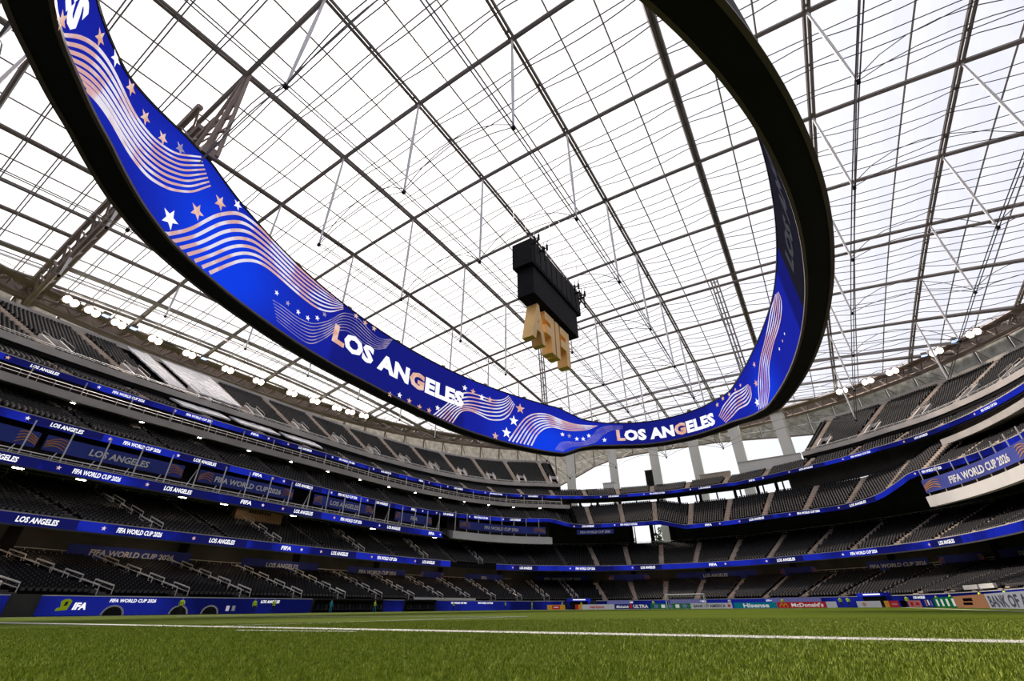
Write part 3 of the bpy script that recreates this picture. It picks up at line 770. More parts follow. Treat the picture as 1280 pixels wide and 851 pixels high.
# concourse columns between lower and second tier
for i, s in enumerate(np.arange(-198, 120, 21.2)):
    p, t_, nn = frame(18.4, s + 5)
    MBc = MB().box((p[0], p[1], 8.6), (1.3, 0.45, 5.2), (Vector((*t_, 0)), Vector((*nn, 0)), Vector((0, 0, 1))))
    tag(MBc.build('concourse_column', 'concrete'), 'square concrete column behind the lowest tier', 'column', 'concourse columns')
dl_me = {}
def downlight(o, s, z, mt, w, d, label, grp, zf=zk):
    p, t_, nn = frame(o, s)
    e = MB().box((0, 0, 0.08), (w + 0.15, d + 0.15, 0.1)).build('downlight', 'conc_dark') if (mt, w) not in dl_me else bpy.data.objects.new('downlight', dl_me[mt, w][0])
    if (mt, w) not in dl_me:
        l = MB().box((0, 0, -0.01), (w, d, 0.08)).build('lens', mt, e); dl_me[mt, w] = (e.data, l.data)
    else:
        COL.objects.link(e)
        l = bpy.data.objects.new('lens', dl_me[mt, w][1]); COL.objects.link(l); l.parent = e
    e.matrix_world = Matrix(((t_[0], nn[0], 0, p[0]), (t_[1], nn[1], 0, p[1]), (0, 0, 1, float(zf(s, z))), (0, 0, 0, 1)))
    tag(e, label, 'downlight', grp)
for s in np.arange(-200, -92, 7.1):
    downlight(12.6 + 2.5 * (int(s * 3) % 2), s, 15.62 + 0.78 * (int(s * 3) % 2), 'lamp_soft', 1.0, 0.45, 'small white downlight under the left suite floor', 'downlights under the left suites')
for s in np.arange(-200, -50, 13.7):
    downlight(12.5, s, 10.15, 'lamp_warm', 2.6, 0.3, 'warm tube light under the left second tier', 'tube lights under the left second tier')
for s in np.arange(-30, 60, 11.3):
    downlight(12.5, s, 10.15, 'lamp_warm', 1.6, 0.25, 'warm tube light under the far second tier', 'tube lights under the far second tier')
for s in np.arange(-200, -45, 9.3):
    downlight(19.5, s, 27.1, 'lamp_soft', 0.55, 0.25, 'small white downlight under the left concrete balcony', 'downlights under the left balcony')

# tunnels under the far stand
def tunnel(s, w, label):
    p, t_, nn = frame(-0.6, s); e = empty('tunnel_mouth', (p[0], p[1], 0))
    ax = (Vector((*t_, 0)), Vector((*nn, 0)), Vector((0, 0, 1)))
    MB().box(Vector((0, 0, 0.9)), (w, 0.5, 1.8), ax).build('opening_shade', 'black', e)  # solid black block stands in for the shade inside the tunnel
    MB().box(Vector((0, 0, 2.05)) + ax[1] * 0.3, (w + 1.4, 0.8, 0.55), ax).build('canopy', 'led_blue', e)
    MB().box(Vector((0, 0, 2.1)) + ax[1] * 0.74, (w * 0.7, 0.06, 0.22), ax).build('sign_strip', 'led_white', e)
    for sg in (-1, 1):
        MB().box(Vector((0, 0, 0.95)) + ax[0] * sg * (w / 2 + 0.3) + ax[1] * 0.25, (0.5, 0.7, 1.9), ax).build('jamb', 'led_wall', e)
    tag(e, label, 'tunnel')
tunnel(-45.5, 4.6, 'dark tunnel mouth with a blue canopy left of the far goal')
tunnel(49.0, 5.0, 'dark tunnel mouth with a blue canopy in the right corner')

# frames in the far opening, ledges and canopies by the pitch wall
for s, lab in ((-22.3, 'dark upright frame at the left edge of the far opening'), (-16.3, 'dark upright frame in the middle of the far opening'), (-10.8, 'dark upright frame at the right edge of the far opening')):
    p, t_, nn = frame(24.9, s)
    mb = MB().box((p[0], p[1], 20.5), (1.1, 0.5, 8.0), (Vector((*t_, 0)), Vector((*nn, 0)), Vector((0, 0, 1))))
    mb.bar((p[0] + t_[0] * 1.1, p[1] + t_[1] * 1.1, 16.6), (p[0] + t_[0] * 1.1, p[1] + t_[1] * 1.1, 24), 0.25)
    tag(mb.build('opening_frame', 'black'), lab, 'frame')
def ledge(s0, s1, o0, o1, z0, z1, mt, label):
    tag(sweep('ledge', [(o0, z0), (o1, z0), (o1, z1), (o0, z1)], s0, s1, mt, None, lambda s, z: np.zeros_like(s) + z), label, 'ledge')
ledge(77.5, 83.2, 0.35, 0.75, 2.2, 2.75, 'white_conc', 'cream ledge on the right pitch wall, nearer the far goal')
ledge(84.0, 90.0, 0.35, 0.75, 2.2, 2.75, 'white_conc', 'cream ledge on the right pitch wall behind the orange board')
for k, s in enumerate((-37, -33.5, -31.5, -26, -24.6, -19.5, -13, -11.8, -7, -2.2, -1.0, 3.5, 8.2, 9.6, 14, 15.4, 18.6, 20.2)):
    p, t_, nn = frame(25.06, s)
    mb = MB().box((p[0], p[1], 29.0), (0.4 if k % 2 else 0.85, 0.22, 5.0), (Vector((*t_, 0)), Vector((*nn, 0)), Vector((0, 0, 1))))
    tag(mb.build('girder_strut', 'black'), 'dark strut in the bright slit behind the far club tier', 'strut', 'struts behind the far club tier')
ledge(-109, -86, -0.3, 0.35, 1.96, 2.35, 'white_conc', 'long white ledge on top of the corner pitch wall')
WAVES = {
    'G1': (8,1,[(255.01,38.17),(252.89,40.68),(250.25,42.61),(247.11,43.77),(243.93,44.14),(239.82,44.1),(235.57,44.87),(231.66,46.68),(227.96,50.44)],[(247.34,39.26),(244.74,40.22),(241.58,40.67),(237.37,40.56),(233.29,40.89),(229.69,42.5),(226.63,45.14),(224.45,48.72)]),
    'G2': (7,1,[(227.17,37.49),(224.33,40.63),(221.5,46.15),(218.02,50.12),(213.18,51.12),(208.56,50.88),(204.43,50.72),(199.71,50.71),(195.08,50.63),(193.41,51.25)],[(218.68,38.18),(216.7,41.04),(214.82,43.55),(212.51,45.49),(210.3,46.26),(206.86,46.37),(202.42,46.22),(198.37,46.22),(195.58,47.28),(192.93,49.89)]),
    'G3': (7,0.45,[(207.14,41.85),(205.19,42.29),(202.4,41.96),(198.54,42.68),(195.15,45.69),(192.73,49.36),(189.5,50.45),(185.64,48.98),(183.21,48.43),(179.9,50.47)],[(205.32,39.28),(201.43,39.02),(197.92,38.89),(195.25,41.86),(193.68,44.52),(190.89,46.4),(186.17,45.47),(183.38,45.96),(181.26,47.63)]),
    'G4': (7,0.7,[(167.01,37.37),(164.1,40.53),(160.66,44.52),(157.85,46.16),(153.75,46.41),(150.14,46.11),(146.48,47.04),(144.53,48.85)],[(161.76,37.08),(159.77,40.44),(157.6,41.6),(154.68,41.57),(150.69,40.68),(146.46,41.63),(144.02,43.89),(142.66,46.88)]),
    'G5': (7,1,[(144.59,36.49),(141.96,40.13),(139.48,43.31),(136.4,45.31),(131.58,46.02),(126.47,44.74),(121.26,43.85),(113.99,43.8)],[(137.3,36.37),(135.27,39.65),(132.68,41.76),(129.7,42.57),(125.69,42.05),(121.45,42.02),(116.3,42.59),(112.75,43.82)]),
    'G6': (7,0.5,[(129.15,36.21),(127.0,38.58),(122.96,38.88),(118.86,38.87),(115.36,40.55),(112.89,42.89),(109.01,43.8),(102.8,43.59)],[(126.65,35.99),(123.67,37.51),(118.97,37.97),(114.07,39.0),(111.65,40.89),(107.97,42.48),(102.98,42.67)]),
    'G7': (6,0.7,[(62.53,39.08),(59.78,40.77),(54.14,42.06),(49.38,41.41),(46.6,41.43)],[(60.56,37.03),(56.66,37.62),(53.8,38.23),(49.1,37.77),(46.65,38.64),(45.88,40.56)]),
    'G8': (6,0.9,[(45.45,35.12),(44.39,36.02),(42.35,39.8),(37.87,43.46),(32.54,45.26),(25.98,47.3),(21.05,47.39)],[(41.72,34.6),(38.3,36.88),(35.58,40.6),(30.15,42.71),(22.82,43.46),(18.99,44.86),(19.26,46.67)]),
}
STARS = [(256.51,38.54,0.85,0),(250.74,43.35,0.85,0),(247.0,44.81,0.85,1),(242.61,45.38,0.85,0),(238.41,45.41,0.85,0),(234.58,46.28,0.85,0),(231.51,47.98,0.85,2),(227.66,39.62,1.35,1),(224.56,43.76,1.2,0),(221.86,48.1,1.15,0),(219.01,50.55,0.85,1),(206.86,43.46,0.5,1),(204.28,43.24,0.52,2),(201.88,43.12,0.53,1),(199.75,43.31,0.55,1),(197.88,44.53,0.57,1),(196.62,46.14,0.59,2),(189.78,50.27,0.67,0),(187.35,50.15,0.69,0),(185.04,50.2,0.71,0),(178.67,37.96,0.67,0),(176.32,38.71,0.69,1),(173.76,38.41,0.7,0),(170.93,37.95,0.72,0),(168.34,38.07,0.73,0),(166.12,39.38,0.75,1),(158.71,46.96,0.85,1),(156.15,46.78,0.86,0),(153.36,46.09,0.87,1),(150.81,46.15,0.88,0),(140.78,45.9,1.5,0),(142.98,42.11,1.5,1),(145.35,38.44,1.5,1),(148.87,36.92,1.03,0),(126.25,40.65,0.68,1),(123.79,40.39,0.68,2),(121.11,39.75,0.68,1),(118.74,39.84,0.68,1),(116.53,40.82,0.69,1),(110.71,39.69,0.68,1),(61.93,41.86,0.63,0),(58.88,42.51,0.61,0),(55.74,42.44,0.59,0),(52.62,42.48,0.48,0),(49.93,42.51,0.47,0),(41.33,43.7,0.68,0),(43.14,40.15,0.83,0),(45.19,36.62,0.98,1),(23.69,40.85,0.33,1),(25.72,40.58,0.36,0),(28.35,40.41,0.39,1)]

# ------------------------------------------------------------------ oculus video board
OX, OY, OA, OB = -28.5, 56.0, 37.0, 62.0
ZB = [(0, 37.6), (10, 37.1), (20, 36.3), (30, 35.4), (42, 34.4), (50, 35.2), (58, 36.5), (66, 36.9), (80, 37.4), (95, 37.8), (105, 38.2), (115, 38.2), (120, 37.4), (126, 35.5), (132, 35.5), (146, 36.0), (160, 36.6), (172, 37.7), (184, 38.2), (207, 38.0), (226, 37.5), (232, 38.0), (240, 39.1), (249, 39.0), (255, 38.3), (262, 37.6), (285, 38.0), (297, 37.6), (306, 36.2), (320, 36.4), (340, 37.4), (360, 37.6)]
ZT = [(0, 51), (10, 50), (21, 48.4), (32, 47.5), (40, 46.4), (48, 44.8), (55, 43.1), (70, 43.3), (90, 43.8), (110, 44.6), (118, 45.4), (123, 47), (127, 48.3), (139, 49.2), (151, 49.7), (170, 50.3), (193, 51), (214, 51.4), (226, 51.6), (232, 50.1), (239, 47.5), (244, 45.8), (255, 44.1), (265, 43.8), (290, 44), (299, 45.5), (306, 48), (330, 50), (345, 51), (360, 51)]
def smooth_tab(tab, n=720, w=9):
    a = np.linspace(0, 360, n, endpoint=False)
    v = np.interp(a, [x for x, _ in tab], [y for _, y in tab])
    k = np.hanning(w); k /= k.sum()
    return np.convolve(np.concatenate([v[-w:], v, v[:w]]), k, 'same')[w:-w]
_zb, _zt = smooth_tab(ZB), smooth_tab(ZT)
_oa = np.linspace(0, 360, 720, endpoint=False)
def zb(a): return float(np.interp(a % 360, np.append(_oa, 360), np.append(_zb, _zb[0])))
def zt(a): return float(np.interp(a % 360, np.append(_oa, 360), np.append(_zt, _zt[0])))
def op(a, o=0.0):
    return OX + (OA + o) * math.cos(R(a)), OY + (OB + o) * math.sin(R(a))
board = empty('video_board', (OX, OY, 36.0))
def ob(name, v, f, mt, smooth=False):
    return link_mesh(name, [(x - OX, y - OY, z - 36.0) for x, y, z in v], f, mt, board, smooth)
def band(name, a0, a1, fa, fb, mt, n=None, sub=1):
    n = n or max(2, int(abs(a1 - a0) / 1.0))
    v = []; f = []
    for i in range(n + 1):
        a = a0 + (a1 - a0) * i / n
        A_, B_ = fa(a), fb(a)
        for k in range(sub + 1):
            t = k / sub
            v.append(tuple(A_[j] + (B_[j] - A_[j]) * t for j in range(3)))
    for i in range(n):
        for k in range(sub):
            p = i * (sub + 1) + k
            f.append((p, p + 1, p + sub + 2, p + sub + 1))
    return ob(name, v, f, mt)
TH_ = 3.1
scr = band('inner_screen', 11, 345, lambda a: (*op(a), zb(a) + 0.15), lambda a: (*op(a), zt(a) - 0.15), 'led_screen', n=334, sub=6)
GLOW = [(217, .15, 9, .55, .62), (226, .6, 12, .5, .3), (246, .3, 14, .6, .15), (133, .12, 7, .5, .62), (122, .2, 9, .6, .3), (40, .15, 7, .6, .5), (112, .4, 8, .6, .2), (60, .3, 10, .6, .15), (205, .5, 10, .5, .2), (146, .2, 7, .5, .25)]
lv = scr.data.attributes.new('level', 'FLOAT', 'POINT'); vals = []
for i in range(335):
    a = 11 + i
    for k in range(7):
        q = 0.42 - (0.22 if 158 < a < 194 or 66 < a < 104 else 0.0) - (0.4 if a < 17 else 0)
        for ga, gv, sa_, sv_, am in GLOW: q += am * math.exp(-((a - ga) / sa_) ** 2 - ((k / 6 - gv) / sv_) ** 2)
        vals.append(min(1.0, max(0.0, q)))
lv.data.foreach_set('value', vals)
band('offaxis_screen', -15, 11, lambda a: (*op(a), zb(a) + 0.15), lambda a: (*op(a), zt(a) - 0.15), 'led_offaxis', sub=2)  # lit screen painted dark here, as it looks when seen nearly edge-on
band('outer_screen', 0, 360, lambda a: (*op(a, TH_), zb(a)), lambda a: (*op(a, TH_), zt(a)), 'black')
band('underside', 0, 360, lambda a: (*op(a, 0.05), zb(a)), lambda a: (*op(a, TH_), zb(a)), 'black')
band('top_side', 0, 360, lambda a: (*op(a, 0.05), zt(a)), lambda a: (*op(a, TH_), zt(a)), 'black')
# rims: dark bronze edges along screen bottom and top
def rim(nm, o0, o1, za, zbb, mt):
    n = 360; v = []; f = []
    for i in range(n):
        a = i; z0 = za(a); z1 = zbb(a)
        v += [(*op(a, o0), z0), (*op(a, o1), z0), (*op(a, o1), z1), (*op(a, o0), z1)]
    for i in range(n):
        j = (i + 1) % n
        for k in range(4):
            f.append((i * 4 + k, i * 4 + (k + 1) % 4, j * 4 + (k + 1) % 4, j * 4 + k))
    ob(nm, v, f, mt)
rim('bottom_rim', -0.12, 0.25, lambda a: zb(a) - 0.12, lambda a: zb(a) + 0.16, 'brown_trim')
rim('top_rim', -0.12, 0.25, lambda a: zt(a) - 0.18, lambda a: zt(a) + 0.12, 'black')
rim('outer_rim', TH_ - 0.3, TH_ + 0.15, lambda a: zb(a) - 0.1, lambda a: zb(a) + 0.5, 'brown_trim')
INS = -0.10
def oface(a, z): return (*op(a, INS), z)
# wave lines: n strands blended between two outline strands
def resample(pts, n):
    p = np.array(pts, float); sc = np.array([0.75, 1.0])
    d = np.concatenate([[0], np.cumsum(np.hypot(*(np.diff(p, axis=0) * sc).T))])
    t = np.linspace(0, d[-1], n)
    return np.stack([np.interp(t, d, p[:, 0]), np.interp(t, d, p[:, 1])], -1)
def smooth_path(p, it=14):
    p = p.copy()
    for _ in range(it):
        p[1:-1] = 0.25 * p[:-2] + 0.5 * p[1:-1] + 0.25 * p[2:]
    return p
for key, (n, bright, A_, B_) in WAVES.items():
    pa, pb = smooth_path(resample(A_, 70)), smooth_path(resample(B_, 70))
    gap = float(np.median(np.hypot((pa[:, 0] - pb[:, 0]) * 0.75, pa[:, 1] - pb[:, 1]))) / (n - 1)
    wf = 0.40 if bright > 0.6 else 0.22
    loc = np.hypot((pa[:, 0] - pb[:, 0]) * 0.75, pa[:, 1] - pb[:, 1]) / (n - 1)
    wv = np.minimum(gap * 1.15, np.maximum(loc, gap * 0.3)) * wf
    for k in range(n):
        t = k / (n - 1)
        c = pa * (1 - t) + pb * t
        d = np.gradient(c, axis=0); d[:, 0] *= 0.75
        nn = np.stack([-d[:, 1], d[:, 0]], -1); nn /= np.maximum(1e-6, np.linalg.norm(nn, axis=1, keepdims=True))
        v = []
        for i in range(len(c)):
            a, z = c[i]; w = wv[i]; da = nn[i, 0] * w / 2 / 0.75; dz = nn[i, 1] * w / 2
            lo, hi = zb(a) + 0.2, zt(a) - 0.22
            for sg in (-1, 1):
                v.append(oface(a + sg * da, min(max(z + sg * dz, lo), hi)))
        ob('wave_line', v, [(2 * i, 2 * i + 1, 2 * i + 3, 2 * i + 2) for i in range(len(c) - 1)], 'led_pink' if bright > 0.6 else 'led_dim')
def arc_rate(a):
    p, q = op(a - 0.5), op(a + 0.5)
    return math.hypot(p[0] - q[0], p[1] - q[1])
for a, z, r, kind in STARS:
    q = 1 / arc_rate(a)
    v = [(*op(a, INS - 0.02), z)] + [(*op(a - (r if k % 2 == 0 else r * .42) * math.sin(math.pi * k / 5) * q, INS - 0.02), z + (r if k % 2 == 0 else r * .42) * math.cos(math.pi * k / 5)) for k in range(10)]
    ob('star', v, [(0, i, i % 10 + 1) for i in range(1, 11)], ('led_rose2', 'led_white', 'led_dim')[kind])
# lettering, one mesh for each letter group
def otext(tx, a0, a1, zl, zr, hl, hr, mts, name='letter'):
    """letters one by one from angle a0 (left) to a1 (right), baseline zl -> zr"""
    v, f = text_geo(tx, 0.055, 0.0, spacing=1.05)
    x0, x1 = v[:, 0].min(), v[:, 0].max()
    # split into connected glyphs by x gaps
    comp = {}
    par = list(range(len(v)))
    def find(i):
        while par[i] != i:
            par[i] = par[par[i]]; i = par[i]
        return i
    for q in f:
        for i in q[1:]: par[find(i)] = find(q[0])
    for i in range(len(v)): comp.setdefault(find(i), []).append(i)
    gl = sorted(comp.values(), key=lambda g: v[g, 0].min())
    n0 = np.linspace(0, 1, 200); ang = a0 + (a1 - a0) * n0
    cum = np.concatenate([[0], np.cumsum([arc_rate(x) for x in (ang[1:] + ang[:-1]) / 2])]); cum /= cum[-1]
    for gi, g in enumerate(gl):
        idx = {i: k for k, i in enumerate(g)}
        vs = []
        for i in g:
            t = (v[i, 0] - x0) / (x1 - x0); a = float(np.interp(t, cum, ang))
            vs.append((*op(a, INS - 0.03), zl + (zr - zl) * t + v[i, 1] * (hl + (hr - hl) * t)))
        ob(name, vs, [tuple(idx[i] for i in q) for q in f if q[0] in idx], mts[gi % len(mts)])
otext(L_, 193.9, 158.8, 42.5, 41.9, 3.5, 3.7, ['led_rose2', 'led_white', 'led_white', 'led_white', 'led_white', 'led_rose2', 'led_white', 'led_white', 'led_white', 'led_white'])
otext(L_, 105.8, 64.6, 39.6, 37.9, 2.9, 2.9, ['led_rose2', 'led_white', 'led_white', 'led_white', 'led_white', 'led_rose2', 'led_white', 'led_white', 'led_white', 'led_white'])
otext(L_, 292, 254.3, 39.2, 39.4, 3.2, 3.2, ['led_white'])
otext(L_, 8, -24, 42.0, 42.0, 3.6, 3.6, ['led_offaxis_grey'])
# hanger masts from the roof nodes to the board top
def roofz(x, y): return 73 - 12 * (((x + 27) / 108) ** 2 + ((y - 55) / 130) ** 2)
for hx, hy, a in ((-53.8, 10.4, 226), (-3.2, 10.4, -46)):
    mb = MB(); q = op(a, 1.2); zt_ = zt(a); top = Vector((hx - OX, hy - OY, roofz(hx, hy) - 36.3))
    for dx, dy in ((-2.2, -1), (-0.9, .3), (0.6, -.4), (2.4, .8)):
        b_ = Vector((q[0] + dx - OX, q[1] + dy - OY, zt_ - 36.0))
        mb.bar(b_, top + Vector((dx * .12, dy * .12, 0)), 0.42)
    b0 = Vector((q[0] - OX, q[1] - OY, zt_ - 36.0))
    for t in (0.15, 0.3, 0.45, 0.6):
        c = b0.lerp(top, t); wd = 2.3 * (1 - t)
        mb.bar(c - Vector((wd, wd * .4, 0)), c + Vector((wd, wd * .4, 0)), 0.22); mb.bar(c - Vector((wd, wd * .4, 1.6)), c + Vector((wd, wd * .4, 1.2)), 0.16)
    mb.box(b0 + Vector((0, 0, 0.9)), (3.4, 1.6, 1.6))
    mb.build('hanger_mast', 'steel_brown', board)
for hx, hy, a in ((-53.4, 101.2, 131.5), (-3.6, 101.2, 48.5)):
    mb = MB()
    for dx in (-0.7, 0.0, 0.7):
        q = op(a, 1.2); mb.tube([(q[0] + dx - OX, q[1] - OY, zt(a) - 36), (hx + dx - OX, hy - OY, roofz(hx, hy) - 36.3)], 0.2, 6)
    for t in np.linspace(0.05, 0.95, 9):
        mb.box((q[0] + (hx - q[0]) * t - OX, q[1] + (hy - q[1]) * t - OY, (zt(a) + (roofz(hx, hy) - zt(a)) * t) - 36), (1.6, 0.2, 0.2))
    mb.build('hanger_mast', 'steel', board)
# winch boxes on the board top
for a in list(range(100, 240, 13)) + [52, 60, 75]:
    q = op(a, 0.8); MB().box((q[0] - OX, q[1] - OY, zt(a) - 36.0 + 0.4), (0.9, 0.9, 0.8)).build('winch_box', 'steel_brown', board)
tag(board, 'huge oval double-sided video board with blue LOS ANGELES waves hung under the roof', 'video board')

# ------------------------------------------------------------------ roof
roof = empty('roof', (0, 0, 0)); tag(roof, 'translucent film roof on a square cable grid', 'roof', kind='structure')
NXS = [-17.3 + 18.25 * k for k in range(-6, 7)]; NYS = [10.2 + 18.2 * j for j in range(-4, 10)]
def half_y(x):
    q = 1 - (abs(x + 27) / 108) ** 2.2
    return 130 * q ** (1 / 2.2) if q > 0 else 0
def half_x(y):
    q = 1 - (abs(y - 55) / 130) ** 2.2
    return 108 * q ** (1 / 2.2) if q > 0 else 0
def ypath(x, dz=0.0, step=6.1, dx=0.0, sag=0.0):
    h = half_y(x); n = max(2, int(2 * h / step)); P_ = []
    for i in range(n + 1):
        y = 55 - h + 2 * h * i / n
        P_.append((x + dx, y, roofz(x, y) + dz))
    return P_
def xpath(y, dz=0.0, n=36, dy=0.0):
    h = half_x(y); P_ = []
    for i in range(n + 1):
        x = -27 - h + 2 * h * i / n
        P_.append((x, y + dy, roofz(x, y) + dz))
    return P_
for x in NXS:
    if half_y(x) < 8: continue
    mb = MB(); w = 0.26
    if abs(x - 0.95) < 1: w = 0.34
    mb.tube(ypath(x, -0.2, dx=-0.3), w, 6); mb.tube(ypath(x, -0.2, dx=0.3), w, 6)
    for q in ypath(x, -0.2, 9.1)[1:-1]:
        mb.box(q, (1.0, 0.3, 0.3))
    mb.build('main_cable', 'steel', roof)
for j, y in enumerate(NYS):
    if half_x(y) < 8: continue
    P_ = xpath(y, -0.3); n = len(P_)
    rs = [0.36 + 0.34 * (abs(2 * i / (n - 1) - 1)) ** 5 for i in range(n)]
    mb = MB().tube(P_, rs, 7)
    if abs(y - 101.2) < 1: mb.tube(xpath(y, -1.5, dy=1.9), 0.34, 6)
    mb.build('main_cable', 'steel', roof)
# film frames between the main lines
for k in range(-6, 6):
    for f_ in (1 / 3, 2 / 3):
        x = -17.3 + 18.25 * (k + f_)
        if half_y(x) < 8: continue
        mb = MB().tube(ypath(x, 0.05), 0.13, 5)
        mb.build('frame_cable', 'steel', roof)
# thin paired cables across each bay, the lower one sagging
for j in range(-4, 9):
    for f_ in (0.22, 0.46, 0.74):
        y = 10.2 + 18.2 * (j + f_)
        h = half_x(y)
        if h < 10: continue
        mb = MB()
        for dz, sg in ((-0.1, 0.0), (-0.35, 1.5)):
            P_ = []
            n = int(2 * h / 3.04)
            for i in range(n + 1):
                x = -27 - h + 2 * h * i / n
                u = ((x + 17.3) / 18.25) % 1.0
                P_.append((x, y + 0.5 * (sg > 0), roofz(x, y) + dz - sg * 4 * u * (1 - u)))
            mb.tube(P_, 0.09, 4, cap=False)
        mb.build('tie_cable', 'cable', roof)
# flying struts with lower cables
SX = [x for x in NXS if abs(x - 0.95) > 1 and -112 < x < 60]
for x in SX:
    lower = []
    for y in NYS:
        if y > 55 + half_y(x) - 14 or y < 55 - half_y(x) + 14: continue
        zr = roofz(x, y); ln = 21.5 if x < 0 else 17.5
        if abs(x + 53.8) < 1 and min(abs(y - 10.2), abs(y - 101.2)) < 1: 
            lower.append((x, y, zr - ln)); continue
        if abs(x) > 80: ln = 9
        mb = MB().tube([(x, y, zr - 0.4), (x, y, zr - ln * .5), (x, y, zr - ln)], [0.16, 0.24, 0.15], 8)
        st = mb.build('strut', 'strut', roof)
        MB().box((x, y, zr - ln - 0.15), (0.42, 0.42, 0.45)).build('strut_foot', 'black', st)
        lower.append((x, y, zr - ln))
    if abs(x + 53.8) < 1: lower = [q for q in lower if 15 < q[1] < 98]
    if len(lower) > 1:
        for dx in (-0.22, 0.22):
            MB().tube([(a + dx, b, c) for a, b, c in lower], 0.085, 4, cap=False).build('lower_cable', 'cable', roof)
        e0, e1 = lower[0], lower[-1]
for y in NYS:
    row = [x for x in SX if abs(y - 55) < half_y(x) - 14 and abs(x) < 80]
    if len(row) < 2: continue
    mb = MB()
    for a, b in zip(row[:-1], row[1:]):
        ins = [((x_ - OX) / (OA + 2)) ** 2 + ((y - OY) / (OB + 2)) ** 2 < 1 for x_ in (a, b)]
        if ins[0] != ins[1]: continue                # no tie through the video board
        za = roofz(a, y) - (21.5 if a < 0 else 17.5); zb_ = roofz(b, y) - (21.5 if b < 0 else 17.5)
        for dz in (0.0, 0.5):
            P_ = [(a + (b - a) * i / 6, y, za + (zb_ - za) * i / 6 + dz + 4.5 * 4 * (i / 6) * (1 - i / 6) * (0.5 + dz)) for i in range(7)]
            mb.tube(P_, 0.07, 4, cap=False)
    mb.build('lower_cable', 'cable', roof)
# heavy rib truss from the board to the left edge, plus walkways near the edge
mb = MB(); xs = np.linspace(-134, -64, 13)
for dy, dz in ((-1.3, -0.6), (1.3, -0.6), (0, -4.2)):
    mb.tube([(x, 10.2 + dy, roofz(x, 10.2) + dz) for x in xs], 0.5, 6)
for a, b in zip(xs[:-1], xs[1:]):
    for dy in (-1.3, 1.3):
        mb.bar((a, 10.2 + dy, roofz(a, 10) - .6), ((a + b) / 2, 10.2, roofz(a, 10) - 4.2), 0.3); mb.bar((b, 10.2 + dy, roofz(b, 10) - .6), ((a + b) / 2, 10.2, roofz(a, 10) - 4.2), 0.3)
mb.build('rib_truss', 'steel_brown', roof)
for x, w in ((-117.5, 1.5), (-101.0, 0.7), (-124.5, 0.8), (-130, 0.6)):
    mb = MB(); P_ = ypath(x, -0.8, 8)
    for a, b in zip(P_[:-1], P_[1:]): mb.bar(a, b, w, 0.35)
    mb.build('walkway', 'steel', roof)
for y, w in ((150, 0.8), (163, 0.6)):
    mb = MB(); P_ = xpath(y, -0.8, 30)
    for a, b in zip(P_[:-1], P_[1:]): mb.bar(a, b, 0.35, w)
    mb.build('walkway', 'steel', roof)
# long drop cables beside the right hand struts
for x, y in ((27.5, 46), (28.2, 46), (28.8, 46.3)):
    pass
# film panels, 6 x 18 m pillows
cells = []
for i in range(-18, 20):
    x0 = -17.3 + 18.25 / 3 * i; x1 = x0 + 18.25 / 3
    for j in range(-5, 10):
        y0 = 10.2 + 18.2 * j; y1 = y0 + 18.2
        c = ((x0 + x1) / 2, (y0 + y1) / 2)
        if abs((x0 + x1) / 2 + 27) > 107: continue
        h = min(half_y(x0), half_y(x1))
        y0c, y1c = max(y0, 55 - h), min(y1, 55 + h)
        if y1c - y0c < 1: continue
        v = np.array([c[0], c[1], 70]); zc_ = v @ np.array(fw)
        ang = zc_ / np.linalg.norm(v)
        cells.append((-ang if zc_ > 0 else 9, np.linalg.norm(v), x0, x1, y0c, y1c))
cells.sort(key=lambda c: (c[0] > -0.55, c[1]))
def panel(x0, x1, y0, y1):
    v = []; f = []; nx, ny = 3, 6
    for a in range(nx + 1):
        for b in range(ny + 1):
            u, w = a / nx, b / ny
            x = x0 + 0.16 + (x1 - x0 - 0.32) * u; y = y0 + 0.3 + (y1 - y0 - 0.6) * w
            v.append((x, y, roofz(x, y) + 0.1 + 0.6 * 16 * u * (1 - u) * w * (1 - w)))
    for a in range(nx):
        for b in range(ny):
            p = a * (ny + 1) + b; f.append((p, p + 1, p + ny + 2, p + ny + 1))
    return v, f
rest = MB()
for k, c in enumerate(cells):
    v, f = panel(*c[2:])
    if k < 300:
        link_mesh('film_panel', v, f, 'film', roof)
    else:
        rest.add(v, f)
rest.build('film_panels', 'film', roof)['kind'] = 'stuff'

# roof edge ring
def rp(o, th, n=2.2):
    c, s = math.cos(th), math.sin(th); p = 2 / n
    return (-27 + (108 + o) * math.copysign(abs(c) ** p, c), 55 + (130 + o) * math.copysign(abs(s) ** p, s))
_rt = np.linspace(-math.pi / 2, 1.5 * math.pi, 8001); _rp = np.array([rp(0, t) for t in _rt])
_rs = np.concatenate([[0], np.cumsum(np.hypot(*np.diff(_rp, axis=0).T))])
def ring_ths(step):
    n = int(_rs[-1] / step)
    return np.interp(np.linspace(0, _rs[-1], n + 1), _rs, _rt)
ths = ring_ths(5.0)
edge = empty('roof_edge_truss', (0, 0, 0)); tag(edge, 'brown steel ring truss with catwalk round the roof edge', 'truss', kind='structure')
for o, z, r in ((0, 62.0, .55), (-4.0, 60.6, .35), (-1.5, 58.2, .5), (2.0, 59.5, .45)):
    MB().tube([(*rp(o, t), z) for t in ths], r, 6).build('ring_chord', 'steel_brown', edge)
